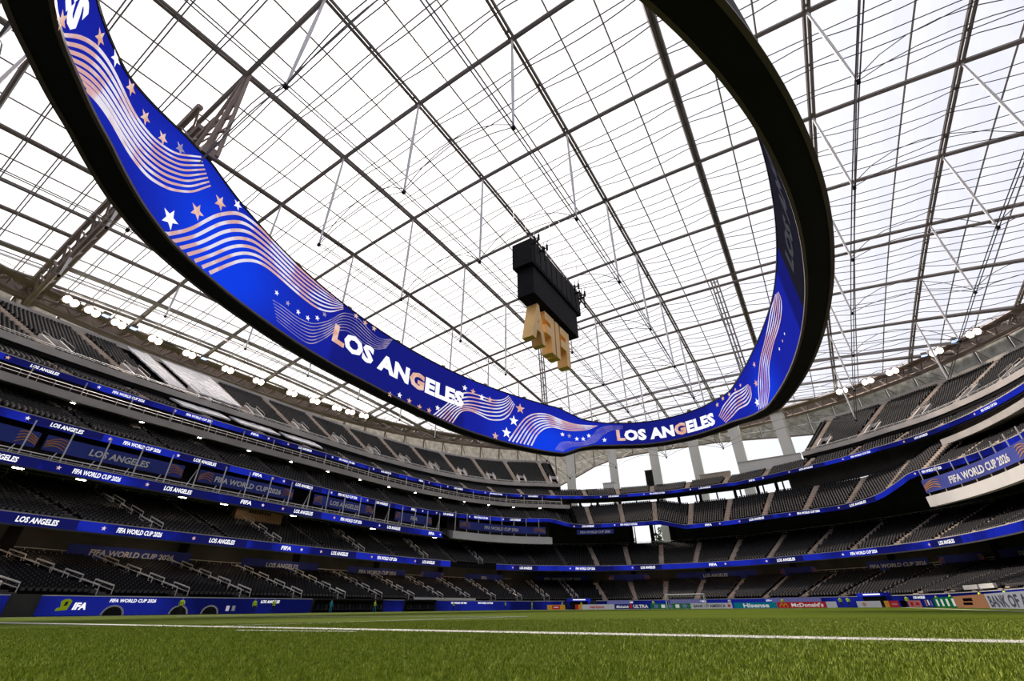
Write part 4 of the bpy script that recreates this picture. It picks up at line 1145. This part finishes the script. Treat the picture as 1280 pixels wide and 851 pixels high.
for k in range(0, len(ths) - 1, 12):
    mb = MB()
    for a, b in zip(ths[k:k + 12], ths[k + 1:k + 13]):
        m_ = (a + b) / 2
        mb.bar((*rp(0, a), 62), (*rp(-1.5, m_), 58.2), .22); mb.bar((*rp(-1.5, m_), 58.2), (*rp(0, b), 62), .22)
        mb.bar((*rp(-4, a), 60.6), (*rp(-1.5, m_), 58.2), .2); mb.bar((*rp(-4, a), 60.6), (*rp(0, m_), 62), .2)
        mb.bar((*rp(2, a), 59.5), (*rp(0, m_), 62), .2); mb.bar((*rp(-4, a), 60.6), (*rp(-4, a), 61.8), .12)
    mb.build('lattice', 'steel_brown', edge)
mb = MB()
for a, b in zip(ths[:-1], ths[1:]):
    mb.hexa([(*rp(0.6, a), 58.3), (*rp(0.6, b), 58.3), (*rp(1.0, b), 58.3), (*rp(1.0, a), 58.3)], [(*rp(0.6, a), 61.6), (*rp(0.6, b), 61.6), (*rp(1.0, b), 61.6), (*rp(1.0, a), 61.6)])
mb.build('gutter_panel', 'steel_brown', edge)
MB().tube([(*rp(-4, t), 61.8) for t in ths], 0.09, 4).build('catwalk_rail', 'rail', edge)
MB().tube([(*rp(-4, t), 61.2) for t in ths], 0.06, 4).build('catwalk_rail', 'rail', edge)
mb = MB()
for a, b in zip(ths[:-1], ths[1:]):
    mb.hexa([(*rp(-4, a), 60.2), (*rp(-4, b), 60.2), (*rp(-2.2, b), 60.2), (*rp(-2.2, a), 60.2)], [(*rp(-4, a), 60.4), (*rp(-4, b), 60.4), (*rp(-2.2, b), 60.4), (*rp(-2.2, a), 60.4)])
mb.build('catwalk_deck', 'steel_brown', edge)
# perforated skin between ring and bowl
SKIN = [(-90, 40), (60, 46), (72, 51.0), (80, 53.5), (87.5, 55.6), (97, 56), (101.5, 55.6), (108.3, 54), (112.8, 50.5), (117, 45.8), (121, 42.5), (126, 36), (270, 36)]
skin = empty('perforated_skin', (0, 0, 0)); tag(skin, 'pale perforated metal skin under the roof edge with an arched opening', 'facade', kind='structure')
sths = ring_ths(8.0)
for a, b in zip(sths[:-1], sths[1:]):
    la, lb = [float(np.interp(math.degrees(t), [q for q, _ in SKIN], [z for _, z in SKIN])) for t in (a, b)]
    nr = 2 if 35 < math.degrees(a) < 205 else 1
    for r_ in range(nr):
        za0 = la + (59.6 - la) * r_ / nr; za1 = la + (59.6 - la) * (r_ + 1) / nr
        zb0 = lb + (59.6 - lb) * r_ / nr; zb1 = lb + (59.6 - lb) * (r_ + 1) / nr
        A_, B_ = Vector((*rp(3.0, a), 0)), Vector((*rp(3.0, b), 0)); d = (B_ - A_).normalized() * 0.12
        A_ += d; B_ -= d; n_ = Vector((-d.y, d.x, 0)).normalized() * 0.2
        mb = MB().hexa([(A_.x, A_.y, za0 + .06), (B_.x, B_.y, zb0 + .06), (B_.x + n_.x, B_.y + n_.y, zb0 + .06), (A_.x + n_.x, A_.y + n_.y, za0 + .06)],
                       [(A_.x, A_.y, za1 - .06), (B_.x, B_.y, zb1 - .06), (B_.x + n_.x, B_.y + n_.y, zb1 - .06), (A_.x + n_.x, A_.y + n_.y, za1 - .06)])
        mb.build('skin_panel', 'skin_panel', skin)
    mb = MB()
    mb.bar((*rp(2.4, a), la), (*rp(2.4, a), 59.5), .3); mb.bar((*rp(2.4, a), la), (*rp(2.4, b), lb), .45); mb.bar((*rp(2.4, a), la), (*rp(2.4, b), 59.5), .18)
    mb.build('skin_rib', 'steel_brown', skin)

# white columns at the far end
COLS = [(117.0, 57), (107.4, 58), (98.6, 58), (91.1, 58), (84.2, 58), (76.1, 58)]
CLAB = ['broad white column at the foot of the skin arch', 'white column beside the broad one, in front of the bright opening', 'white column behind the dark screen post of the far stand', 'white column above the middle of the far stand', 'white column behind the pale parapet of the far stand', 'white column next to the right hand upper deck']
for (th, zt_), lab in zip(COLS, CLAB):
    x, y = rp(-8, R(th)); t0 = Vector((*rp(-8, R(th + .5)), 0)) - Vector((x, y, 0)); t0.normalize(); n0 = Vector((-t0.y, t0.x, 0))
    e = empty('roof_column', (x, y, 0))
    mb = MB(); wb, wt = 1.55, 1.95
    off = n0 * 0.0
    rows = []
    for z, w in ((0, wb), (30, wb), (52, wb * 1.05), (zt_, wt)):
        rows.append([(t0 * sx * w + n0 * sy * w * .8) + Vector((0, 0, z)) for sx, sy in ((-1, -1), (1, -1), (1, 1), (-1, 1))])
    for a, b in zip(rows[:-1], rows[1:]): mb.hexa(a, b)
    mb.build('shaft', 'white_conc', e)
    MB().box((0, 0, zt_ + 0.6), (4.4, 4.4, 1.2), (t0, n0, Vector((0, 0, 1)))).build('head_plate', 'steel_brown', e)
    tag(e, lab, 'column', 'white roof columns at the far end')

# floodlights on the ring
LIGHTS = [196.24, 194.28, 191.78, 188.13, 184.59, 180.59, 177.46, 173.07, 169.62, 166.05, 163.82, 161.37, 135.09, 87.64, 80.75, 64.77, 60.39, 56.41, 49.66, 44.35]
fl0 = None
for k, th in enumerate(LIGHTS):
    x, y = rp(-5.0, R(th)); dirn_ = Vector((-27 - x, 55 - y, 0)).normalized()
    side = Vector((-dirn_.y, dirn_.x, 0))
    if fl0 is None:
        e = empty('floodlight')
        aim = Vector((0, 0.90, -0.44)).normalized(); X_ = Vector((1, 0, 0)); Y_ = aim; Z_ = X_.cross(Y_)
        parts = [MB().box((0, 0, 0), (3.4, 0.5, 1.9), (X_, Y_, Z_)).build('housing', 'steel_brown', e)]
        mb = MB()
        for ix in (-0.8, 0.8):
            c = Vector((ix, 0, 0)) + Y_ * 0.30
            mb.tube([c - Y_ * .05, c + Y_ * .05], 0.78, 14)
        parts.append(mb.build('lens', 'lamp', e))
        parts.append(MB().bar((0, -0.2, -0.2), (0, -1.0, 0.6), 0.25).bar((-1.1, -.2, 0), (-1.1, -.9, -.6), 0.14).bar((1.1, -.2, 0), (1.1, -.9, -.6), 0.14).build('bracket', 'steel_brown', e))
        fl0 = e
    else:
        e = empty('floodlight')
        for p_ in parts:
            c = bpy.data.objects.new(p_.name.split('.')[0], p_.data); COL.objects.link(c); c.parent = e
    e.matrix_world = Matrix(((side.x * -1, dirn_.x, 0, x), (side.y * -1, dirn_.y, 0, y), (0, 0, 1, 60.0), (0, 0, 0, 1)))
    tag(e, 'bright white floodlight on the roof edge above the left stand' if th > 140 else 'single bright floodlight on the roof edge above the far left corner' if th > 120 else 'bright floodlight on the roof edge above the far columns' if th > 70 else 'bright white floodlight on the roof edge above the right stand', 'floodlight', 'floodlights on the roof edge')
bl = None
for th in (193.0, 190.3, 183.0, 51.5, 47.0):
    x, y = rp(-4.6, R(th))
    e = MB().box((0, 0, 0), (1.4, 1.4, 0.8)).build('stage_light', 'steel_brown') if bl is None else bpy.data.objects.new('stage_light', bl[0])
    if bl is None:
        l = MB().box((0, 0, -0.45), (1.3, 1.3, 0.2)).build('lens', 'lamp_blue', e); bl = (e.data, l.data)
    else:
        COL.objects.link(e); l = bpy.data.objects.new('lens', bl[1]); COL.objects.link(l); l.parent = e
    e.location = (x, y, 61.0)
    tag(e, 'small blue stage light on the roof edge above the left stand' if th > 100 else 'small blue stage light on the roof edge above the right stand', 'light', 'blue stage lights on the roof edge')

# ------------------------------------------------------------------ speaker cluster with gold letters
sc_ = empty('speaker_cluster', (-28.5, 58.5, 44.0))
def scp(nm, mt, boxes):
    mb = MB()
    for (x0, x1, y0, y1, z0, z1) in boxes:
        mb.box(((x0 + x1) / 2 + 28.5, (y0 + y1) / 2 - 58.5, (z0 + z1) / 2 - 44), (x1 - x0, y1 - y0, z1 - z0))
    return mb.build(nm, mt, sc_)
X_L, X_R = -30.4, -26.6
scp('upper_cabinet', 'speaker', [(X_L, X_R, 49.0, 68.0, 49.0, 54.2)])
scp('lower_cabinet', 'speaker', [(X_L + .35, X_R - .35, 49.9, 66.6, 43.4, 49.0)])
for k in range(9):
    y = 50.0 + 2.0 * k
    scp('array_seam', 'black', [(X_R - .02, X_R + .08, y, y + 1.7, 49.4, 53.8)])
for y in (49.2, 51.5, 65.8, 67.8):
    scp('rigging_arm', 'black', [(X_R, X_R + 1.2, y - .1, y + .1, 52.8, 53.1), (X_R + 1.0, X_R + 1.2, y - .1, y + .1, 50.4, 53.4)])
scp('top_frame', 'black', [(X_L + 1.2, X_L + 1.8, 49.8, 71.5, 54.3, 55.0), (X_R - 1.8, X_R - 1.2, 49.8, 71.5, 54.3, 55.0)] + [(X_L + 1.2, X_R - 1.2, y, y + .3, 54.4, 54.8) for y in (50, 52, 56, 60, 64, 68, 71)])
mb = MB()
for y in (48.5, 56, 63, 70):
    for x in (-1.2, 1.2):
        mb.tube([(x, y - 58.5, 11), (x, y - 58.5, 28.0)], 0.05, 4)
mb.build('hoist_cable', 'cable', sc_)
for y in (50.0, 53, 66, 69):
    mb = MB()
    for x in (2.0, 2.8):
        mb.tube([(x, y - 58.5, 10.0), (x, y - 58.5, 11.2)], 0.2, 7); mb.tube([(x, y - 58.5, 11.2), (x + .2, y - 58.5, 12.2)], 0.06, 5)
    mb.bar((0, y - 58.5, 10.6), (2.9, y - 58.5, 10.6), 0.16)
    mb.build('effect_light', 'black', sc_)
tag(sc_, 'black box speaker cluster hung from the roof over the pitch centre', 'speaker cluster')
for k, (ch, yc, wd) in enumerate((('F', 61.6, 3.5), ('I', 58.7, 1.4), ('F', 56.0, 3.3), ('A', 52.1, 4.2))):
    v, f = text_geo(ch, 0.045, 0.0)
    w = v[:, 0].max() - v[:, 0].min(); n = len(v)
    hgt, dep = 6.6, 1.9
    x_c, z_c = -28.5, 36.0
    pts = [(dep / 2 * 0 - dep / 2, -(x * wd / w), y * hgt) for x, y in v] + [(dep / 2, -(x * wd / w), y * hgt) for x, y in v]
    fs = [tuple(q) for q in f] + [tuple(reversed([i + n for i in q])) for q in f]
    ec = {}
    for q in f:
        for a, b in zip(q, q[1:] + q[:1]): ec[(a, b)] = 1
    fs += [(b, a, a + n, b + n) for (a, b) in ec if (b, a) not in ec]
    o = link_mesh('gold_letter', pts, fs, 'gold'); o.location = (x_c, yc, z_c)
    mb = MB()
    for dy in (-wd * .25, wd * .25):
        mb.bar((0, dy, hgt - 0.4), (0, dy, hgt + 0.7), 0.12)
    mb.build('hanger', 'black', o)
    tag(o, {'F0': 'gold letter F at the far end of the hanging FIFA word', 'I1': 'gold letter I of the hanging FIFA word', 'F2': 'gold letter F between the letters I and A', 'A3': 'gold letter A at the near end of the hanging FIFA word'}['%s%d' % (ch, k)], 'letter', 'gold letters under the speaker cluster')

# ------------------------------------------------------------------ goal
g = empty('goal', (GX, GY1, 0))
MB().tube([(-3.72, 0, 0), (-3.72, 0, 2.5)], .09, 10).build('post', 'white_print', g); MB().tube([(3.72, 0, 0), (3.72, 0, 2.5)], .09, 10).build('post', 'white_print', g)
MB().tube([(-3.78, 0, 2.5), (3.78, 0, 2.5)], .09, 10).build('crossbar', 'white_print', g)
for x in (-3.72, 3.72):
    MB().tube([(x, 0, 2.5), (x, 1.0, 2.45), (x, 2.0, 0)], .04, 6).build('net_support', 'net', g)
mb = MB()
for i in range(25):
    x = -3.7 + 7.4 * i / 24
    mb.tube([(x, 0.0, 2.48), (x, 1.0, 2.4), (x, 2.0, 0.02)], .008, 3, cap=False)
for k in range(9):
    t = k / 8; mb.tube([(-3.7, 1 + t, 2.4 * (1 - t) + .02), (3.7, 1 + t, 2.4 * (1 - t) + .02)], .008, 3, cap=False)
mb.build('net', 'net', g)['kind'] = 'stuff'
tag(g, 'white football goal with net at the far end of the pitch', 'goal')

# ------------------------------------------------------------------ advertising boards
def ad(kind, a, b, c, h, col, label, items=(), d=0.35, seg=None):
    """kind 'x': board along x at y=c facing the camera end; kind 'y': board along y at x=c facing -x"""
    mid = (a + b) / 2; w = abs(b - a)
    e = empty('advertising_board', (mid, c, 0) if kind == 'x' else (c, mid, 0))
    mp = (lambda x, z, p=0.0: Vector((x, -p, z))) if kind == 'x' else (lambda x, z, p=0.0: Vector((-p, -x, z)))
    mb = MB(); w2 = w / 2 - 0.04
    mb.hexa([mp(-w2, .03), mp(w2, .03), mp(w2, .03, -d), mp(-w2, .03, -d)], [mp(-w2, h), mp(w2, h), mp(w2, h, -.12), mp(-w2, h, -.12)])
    mb.build('panel', col, e)
    mb = MB()
    for x in (-w2 * .8, w2 * .8):
        mb.bar(mp(x, 0, -d - .5), mp(x, h * .8, -.15), .06); mb.bar(mp(x, .02, -d - .5), mp(x, .02, -d), .06)
    mb.build('back_stay', 'rail', e)
    for it in items:
        if it[0] == 't':
            _, tx, x, z, hh_, mt, wd, sh = it
            text_on('lettering', tx, lambda u, v_: mp(x + u, z + v_, .02), hh_, mt, e, width=wd, bold=0.03, shear=sh)
        elif it[0] == 'r':
            _, x0, x1, z0, z1, mt = it
            link_mesh('printed_block', [mp(x0, z0, .012), mp(x1, z0, .012), mp(x1, z1, .012), mp(x0, z1, .012)], [(0, 1, 2, 3)], mt, e)
        elif it[0] == 'm':
            _, x, z, s_, mt = it
            for sx in (-1, 1):
                v = []
                for t in np.linspace(0, math.pi, 13):
                    for r in (0.5, 0.36):
                        v.append(mp(x + sx * .42 * s_ + r * s_ * math.cos(t), z + r * 1.7 * s_ * math.sin(t), .02))
                link_mesh('arch', v, [(2 * i, 2 * i + 1, 2 * i + 3, 2 * i + 2) for i in range(12)], mt, e)
        elif it[0] == 's':
            _, x, z, r_, mt = it
            pt = [mp(x + (r_ if k % 2 == 0 else r_ * .5) * math.sin(math.pi * k / 6), z + (r_ if k % 2 == 0 else r_ * .5) * math.cos(math.pi * k / 6), .02) for k in range(12)]
            link_mesh('printed_mark', pt, [tuple(range(12))], mt, e)
    tag(e, label, 'board', 'advertising boards round the pitch')
W = flat('ad_white', (0.62, 0.62, 0.66)); RD = flat('ad_red', (0.55, 0.03, 0.04)); YL = flat('ad_yellow', (0.70, 0.36, 0.04)); BL = flat('ad_blue', (0.02, 0.035, 0.22)); GN = flat('ad_green', (0.01, 0.20, 0.06))
TQ = flat('ad_teal', (0.01, 0.26, 0.36)); OR = flat('ad_orange', (0.55, 0.26, 0.13)); NV = flat('ad_navy_print', (0.012, 0.015, 0.05), 0.0); LV = flat('ad_lavender', (0.22, 0.22, 0.55)); TX = flat('ad_text_white', (0.85, 0.85, 0.85), 0.5); PK = flat('ad_pink', (0.62, 0.22, 0.22)); DK = flat('ad_dark', (0.03, 0.012, 0.015), 0.05)
YA = 111.0
ad('x', -60.0, -55.2, YA, 1.0, YL, 'yellow advertising board with a red block left of the tunnel mouth', [('r', -1.0, 1.1, .12, .9, RD), ('r', -.6, .7, .4, .62, TX)])
ad('x', -52.5, -42.8, YA, 1.0, W, 'white advertising board with red verizon lettering', [('t', 'verizon', 0.6, .22, .58, RD, 3.6, 0), ('r', -4.8, -4.0, .03, 1, RD), ('r', -4.0, -3.1, .03, 1, YL)])
ad('x', -42.8, -34.6, YA, 1.0, BL, 'blue advertising board reading Michelob ULTRA', [('t', 'Michelob', -2.2, .25, .5, TX, 2.9, .25), ('r', -.55, .05, .1, .95, RD), ('t', 'ULTRA', 2.0, .22, .62, TX, 3.3, 0)])
ad('x', -34.5, -26.1, YA, 1.0, GN, 'green advertising board with white blocks behind the goal', [('r', -3.4 + 1.5 * k, -2.6 + 1.5 * k, .2, .8, TX if k % 2 else LV) for k in range(5)])
ad('x', -26.1, -18.0, YA, 1.0, W, 'white advertising board reading BANK OF AMERICA behind the goal', [('t', 'BANK OF AMERICA', -.3, .25, .5, NV, 6.2, 0), ('r', 3.2, 3.7, .3, .7, RD)])
ad('x', -17.7, -10.0, YA, 1.0, TQ, 'turquoise advertising board reading Hisense', [('t', 'Hisense', .2, .18, .68, TX, 4.6, 0)])
ad('x', -10.0, -1.9, YA, 1.0, RD, "red advertising board reading McDonald's with yellow arches", [('t', "McDonald's", 1.0, .24, .6, TX, 5.2, 0), ('m', -2.9, .15, .78, YL)])
ad('x', -1.9, -0.2, YA, 1.0, W, "short plain white advertising board beside the red McDonald's one")
ad('x', 2.8, 6.4, YA, 1.0, W, 'white advertising board with an orange mark right of the tunnel mouth', [('s', -.7, .5, .42, OR)])
ad('x', 6.8, 8.9, YA, 1.0, RD, 'small red and yellow advertising board beside a dark gap', [('r', -1.0, -.35, .03, 1, YL), ('r', 0, .8, .35, .65, PK)])
ad('x', 9.0, 9.9, 110.0, 1.0, DK, 'small dark advertising board between red and pink ones')
ad('x', 10.0, 11.8, 109.6, 1.0, PK, 'small pink advertising board at the corner', [('r', -.6, -.2, .2, .8, RD), ('r', 0.1, .6, .3, .7, RD)])
ad('y', 108.5, 97.5, 12.0, 1.2, BL, 'dark blue advertising board at the corner of the right touchline', [('r', -3.5, -2.2, .2, 1.0, PK), ('r', -.8, .6, .3, 1.0, TX), ('r', 2.0, 3.4, .2, .9, LV)])
ad('y', 97.3, 81.6, 12.0, 1.2, GN, 'green advertising board on the right touchline', [('r', -5.6 + 4 * k, -4.0 + 4 * k, .2, 1.0, TX) for k in range(4)])
ad('y', 81.4, 65.6, 12.0, 1.2, OR, 'orange advertising board with a dark block on the right touchline', [('r', -3.2, 1.6, .3, .55, DK), ('r', -2.6, 2.2, .65, .95, DK)])
ad('y', 65.4, 44.0, 12.0, 1.2, W, 'long white advertising board reading BANK OF AMERICA on the right touchline', [('t', 'BANK OF AMERICA', 0.0, .16, .88, NV, 19.4, 0)])
for a, b, lab in ((-45.5, -40.0, 'lavender board standing behind the verizon board'), (-31.0, -24.5, 'lavender board standing behind the goal net'), (-11.0, -2.5, "long lavender board standing behind the McDonald's board")):
    ad('x', a, b, 113.6, 1.75, LV, lab)

# ------------------------------------------------------------------ people
def make_body(pose):
    """one continuous skin-grown figure, 1.75 m, facing -y"""
    J = {'pel': (0, 0, .95), 'wa': (0, .0, 1.12), 'ch': (0, .01, 1.33), 'nk': (0, .01, 1.50), 'hd0': (0, -.01, 1.58), 'hd': (0, -.02, 1.70)}
    rad = {'pel': (.15, .12), 'wa': (.14, .11), 'ch': (.17, .12), 'nk': (.055, .055), 'hd0': (.075, .085), 'hd': (.085, .095)}
    E_ = [('pel', 'wa'), ('wa', 'ch'), ('ch', 'nk'), ('nk', 'hd0'), ('hd0', 'hd')]
    for sd, sg in (('l', -1), ('r', 1)):
        st = pose.get('stride', .06) * sg
        J['hp' + sd] = (sg * .10, 0, .88); J['kn' + sd] = (sg * .11, -st * .6 - .02, .49); J['an' + sd] = (sg * .12, -st + .02, .09); J['to' + sd] = (sg * .13, -st - .14, .04)
        J['sh' + sd] = (sg * .20, .01, 1.42); el = pose.get('el' + sd, (sg * .27, .03, 1.14)); J['el' + sd] = el
        J['wr' + sd] = pose.get('wr' + sd, (sg * .29, -.10, .92)); w_ = J['wr' + sd]
        J['ha' + sd] = pose.get('ha' + sd, (w_[0], w_[1] - .04, w_[2] - .09))
        for k, r_ in (('hp', .095), ('kn', .065), ('an', .045), ('to', .04), ('sh', .065), ('el', .048), ('wr', .034), ('ha', .036)): rad[k + sd] = (r_, r_)
        E_ += [('pel', 'hp' + sd), ('hp' + sd, 'kn' + sd), ('kn' + sd, 'an' + sd), ('an' + sd, 'to' + sd), ('ch', 'sh' + sd), ('sh' + sd, 'el' + sd), ('el' + sd, 'wr' + sd), ('wr' + sd, 'ha' + sd)]
        for q in range(3):
            J['f%d' % q + sd] = (J['ha' + sd][0] + (q - 1) * .022, J['ha' + sd][1] - .02, J['ha' + sd][2] - .07); rad['f%d' % q + sd] = (.011, .011); E_.append(('ha' + sd, 'f%d' % q + sd))
    names = list(J); me = bpy.data.meshes.new('body')
    me.from_pydata([J[k] for k in names], [(names.index(a), names.index(b)) for a, b in E_], [])
    o = bpy.data.objects.new('body', me); COL.objects.link(o)
    md = o.modifiers.new('skin', 'SKIN'); md.use_smooth_shade = True
    for i, k in enumerate(names):
        me.skin_vertices[0].data[i].radius = rad[k]
    me.skin_vertices[0].data[0].use_root = True
    sb = o.modifiers.new('sub', 'SUBSURF'); sb.levels = 1; sb.render_levels = 1
    dg = bpy.context.evaluated_depsgraph_get()
    me2 = bpy.data.meshes.new_from_object(o.evaluated_get(dg))
    bpy.data.objects.remove(o)
    return me2
def dress(me, mats, cuts):
    me.materials.clear()
    for m_ in mats: me.materials.append(M[m_])
    for p in me.polygons:
        c = p.center; p.material_index = cuts(c)
    return me
POSES = [{}, {'stride': .22, 'ell': (-.28, .12, 1.17), 'wrl': (-.27, .10, .93), 'elr': (.27, -.08, 1.16), 'wrr': (.24, -.28, 1.02)}, {'ell': (-.29, -.02, 1.16), 'wrl': (-.10, -.26, 1.16), 'hal': (-.03, -.30, 1.18), 'elr': (.29, -.02, 1.16), 'wrr': (.10, -.26, 1.16), 'har': (.03, -.30, 1.18)}]
bodies = [make_body(p) for p in POSES]
def vest_mesh(mt):
    mb = MB(); ringn = 14; lv = [(.93, .20, .16), (1.1, .185, .15), (1.3, .215, .16), (1.44, .19, .13), (1.5, .10, .09)]
    k0 = len(mb.v)
    for z, a, b in lv:
        for i in range(ringn):
            t = 2 * math.pi * i / ringn; mb.v.append((a * math.cos(t), b * math.sin(t), z))
    for r_ in range(len(lv) - 1):
        for i in range(ringn):
            mb.f.append((r_ * ringn + i, r_ * ringn + (i + 1) % ringn, (r_ + 1) * ringn + (i + 1) % ringn, (r_ + 1) * ringn + i))
    return mb
_pc = {}
def person(x, y, rz, pose, top, legs, label, z=0.0):
    e = empty('person', (x, y, z)); e.rotation_euler = (0, 0, rz)
    key = (pose, top, legs)
    if key not in _pc:
        me = dress(bodies[pose].copy(), ['skin', legs, top, 'hair'], lambda c: 3 if (c.z > 1.70 or (c.z > 1.6 and c.y > .03)) else 0 if (c.z > 1.5 or (abs(c.x) > .2 and c.z < .95) or (c.y < -.22 and c.z > .8)) else 1 if c.z < .97 else 2)
        v = vest_mesh(top); vm = bpy.data.meshes.new('vest'); vm.from_pydata(v.v, [], v.f); vm.materials.append(M[top])
        _pc[key] = (me, vm)
    me, vm = _pc[key]
    for nm, d in (('body', me), ('vest', vm)):
        c = bpy.data.objects.new(nm, d); COL.objects.link(c); c.parent = e
    tag(e, label, 'person', 'people round the pitch')
PPL = [(-66.6, 31.3, 1.2, 1, 'hivis', 'navy_cloth', 'person in a yellow vest walking past the arched blue wall'), (-66.8, 40.6, 1.5, 0, 'hivis', 'navy_cloth', 'person in a yellow vest standing by the lettered left wall'), (-66.9, 43.5, 1.7, 2, 'hivis', 'navy_cloth', 'person in a yellow vest with folded hands at the bench end'),
       (-66.9, 53.2, 1.6, 0, 'cyan_cloth', 'cyan_cloth', 'person in light blue beside the dark bench'), (-66.9, 62.2, 2.2, 1, 'hivis', 'cyan_cloth', 'person in a yellow top and light blue trousers by the blue panel'), (-66.4, 82.9, 1.8, 0, 'hivis', 'navy_cloth', 'person in a yellow vest by the far left LED wall'),
       (-64.2, 98.9, 2.0, 2, 'hivis', 'navy_cloth', 'person in a yellow vest below the corner seats'), (-61.7, 106.7, 2.4, 1, 'hivis', 'hivis', 'person all in yellow near the corner flag'), (-57.4, 114.1, 2.6, 0, 'hivis', 'navy_cloth', 'person in a yellow vest beside the yellow and red board'), (-53.7, 117.2, 2.7, 0, 'hivis', 'navy_cloth', 'person in a yellow vest inside the left tunnel mouth'),
       (-34.3, 112.6, 3.0, 0, 'hivis', 'navy_cloth', 'person in a yellow vest behind the green board'), (-18.6, 112.6, 3.3, 2, 'white_print', 'navy_cloth', 'person in a white top behind the white board by the goal'), (-9.0, 112.9, 3.2, 0, 'hivis', 'navy_cloth', 'person in a yellow vest behind the turquoise board'), (0.5, 112.6, 3.4, 0, 'hivis', 'navy_cloth', 'person in a yellow vest at the right tunnel mouth, left of a pair'), (1.7, 112.3, 3.0, 2, 'hivis', 'navy_cloth', 'person in a yellow vest at the right tunnel mouth, right of a pair'),
       (10.2, 111.2, 3.5, 0, 'hivis', 'navy_cloth', 'person in a yellow vest behind the pink board'), (13.2, 103.0, 4.2, 0, 'hivis', 'navy_cloth', 'person in a yellow vest behind the dark blue board'), (13.5, 93.3, 4.4, 0, 'hivis', 'navy_cloth', 'person in a yellow vest behind the green board end'), (13.8, 77.0, 4.5, 2, 'hivis', 'navy_cloth', 'person in a yellow vest behind the orange board'), (14.6, 70.5, 4.6, 1, 'hivis', 'navy_cloth', 'person in a yellow vest walking behind the long white board')]
for x, y, rz, ps, tp, lg, lab in PPL:
    person(x, y, rz, ps, tp, lg, lab)

# far end parapet boxes and screens seen against the sky
def farbox(o, s, w, d, z0, z1, mt, nm, label, cat, roof_=None):
    p, t_, nn = frame(o, s); e = empty(nm, (p[0], p[1], z0)); ax = (Vector((*t_, 0)), Vector((*nn, 0)), Vector((0, 0, 1)))
    MB().box((0, 0, (z1 - z0) / 2), (w, d, z1 - z0), ax).build('body', mt, e)
    MB().box((0, 0, z1 - z0 + .12), (w + .3, d + .3, .24), ax).build('cap', roof_ or 'conc_edge', e)
    tag(e, label, cat)
farbox(30.2, -36.0, 11.5, 2, 33.5, 36.2, 'conc_edge', 'plant_enclosure', 'pale grey enclosure beside the end of the left upper deck', 'enclosure')
farbox(29, -27.0, 4.0, 2, 34, 37.6, 'white_conc', 'camera_cabin', 'small white cabin on the far parapet', 'cabin')
farbox(28.6, -14.6, 2.4, 0.8, 34.4, 40.2, 'black', 'screen_post', 'dark upright screen on the far parapet before a white column', 'screen')
farbox(29, 3.5, 9, 2, 34.5, 36.3, 'stair', 'low_enclosure', 'low tan enclosure on the far parapet', 'enclosure')
farbox(29, 17.5, 17, 2.2, 34.0, 38.4, 'white_conc', 'press_cabin', 'long white cabin on the far parapet next to the right upper deck', 'cabin')

# trees outside the far opening
def tree(x, y, h, r_, label):
    e = empty('tree', (x, y, 0))
    MB().tube([(0, 0, 0), (.3, 0, h * .5), (0, .2, h * .8)], [.5, .35, .12], 8).build('trunk', 'bark', e)
    n = 900; c = rng.normal(size=(n, 3)); c /= np.linalg.norm(c, axis=1, keepdims=True); c *= (rng.random((n, 1)) ** .4) * np.array([r_, r_, r_ * 1.25]); c[:, 2] += h * .75
    a = rng.normal(size=(n, 3)) * .45; b = rng.normal(size=(n, 3)) * .45
    v = np.stack([c - a, c + b, c + a, c - b], 1)
    o = big_mesh('foliage', v.reshape(-1, 3), np.arange(n * 4).reshape(-1, 4), 'leaf', e); o['kind'] = 'stuff'
    tag(e, label, 'tree', 'trees outside the far stand')
tree(-73, 211, 29, 6, 'dark tree outside the far opening, beside the left pillar')
tree(-57.5, 219, 31, 6.5, 'dark tree outside the far opening, beside the right pillar')
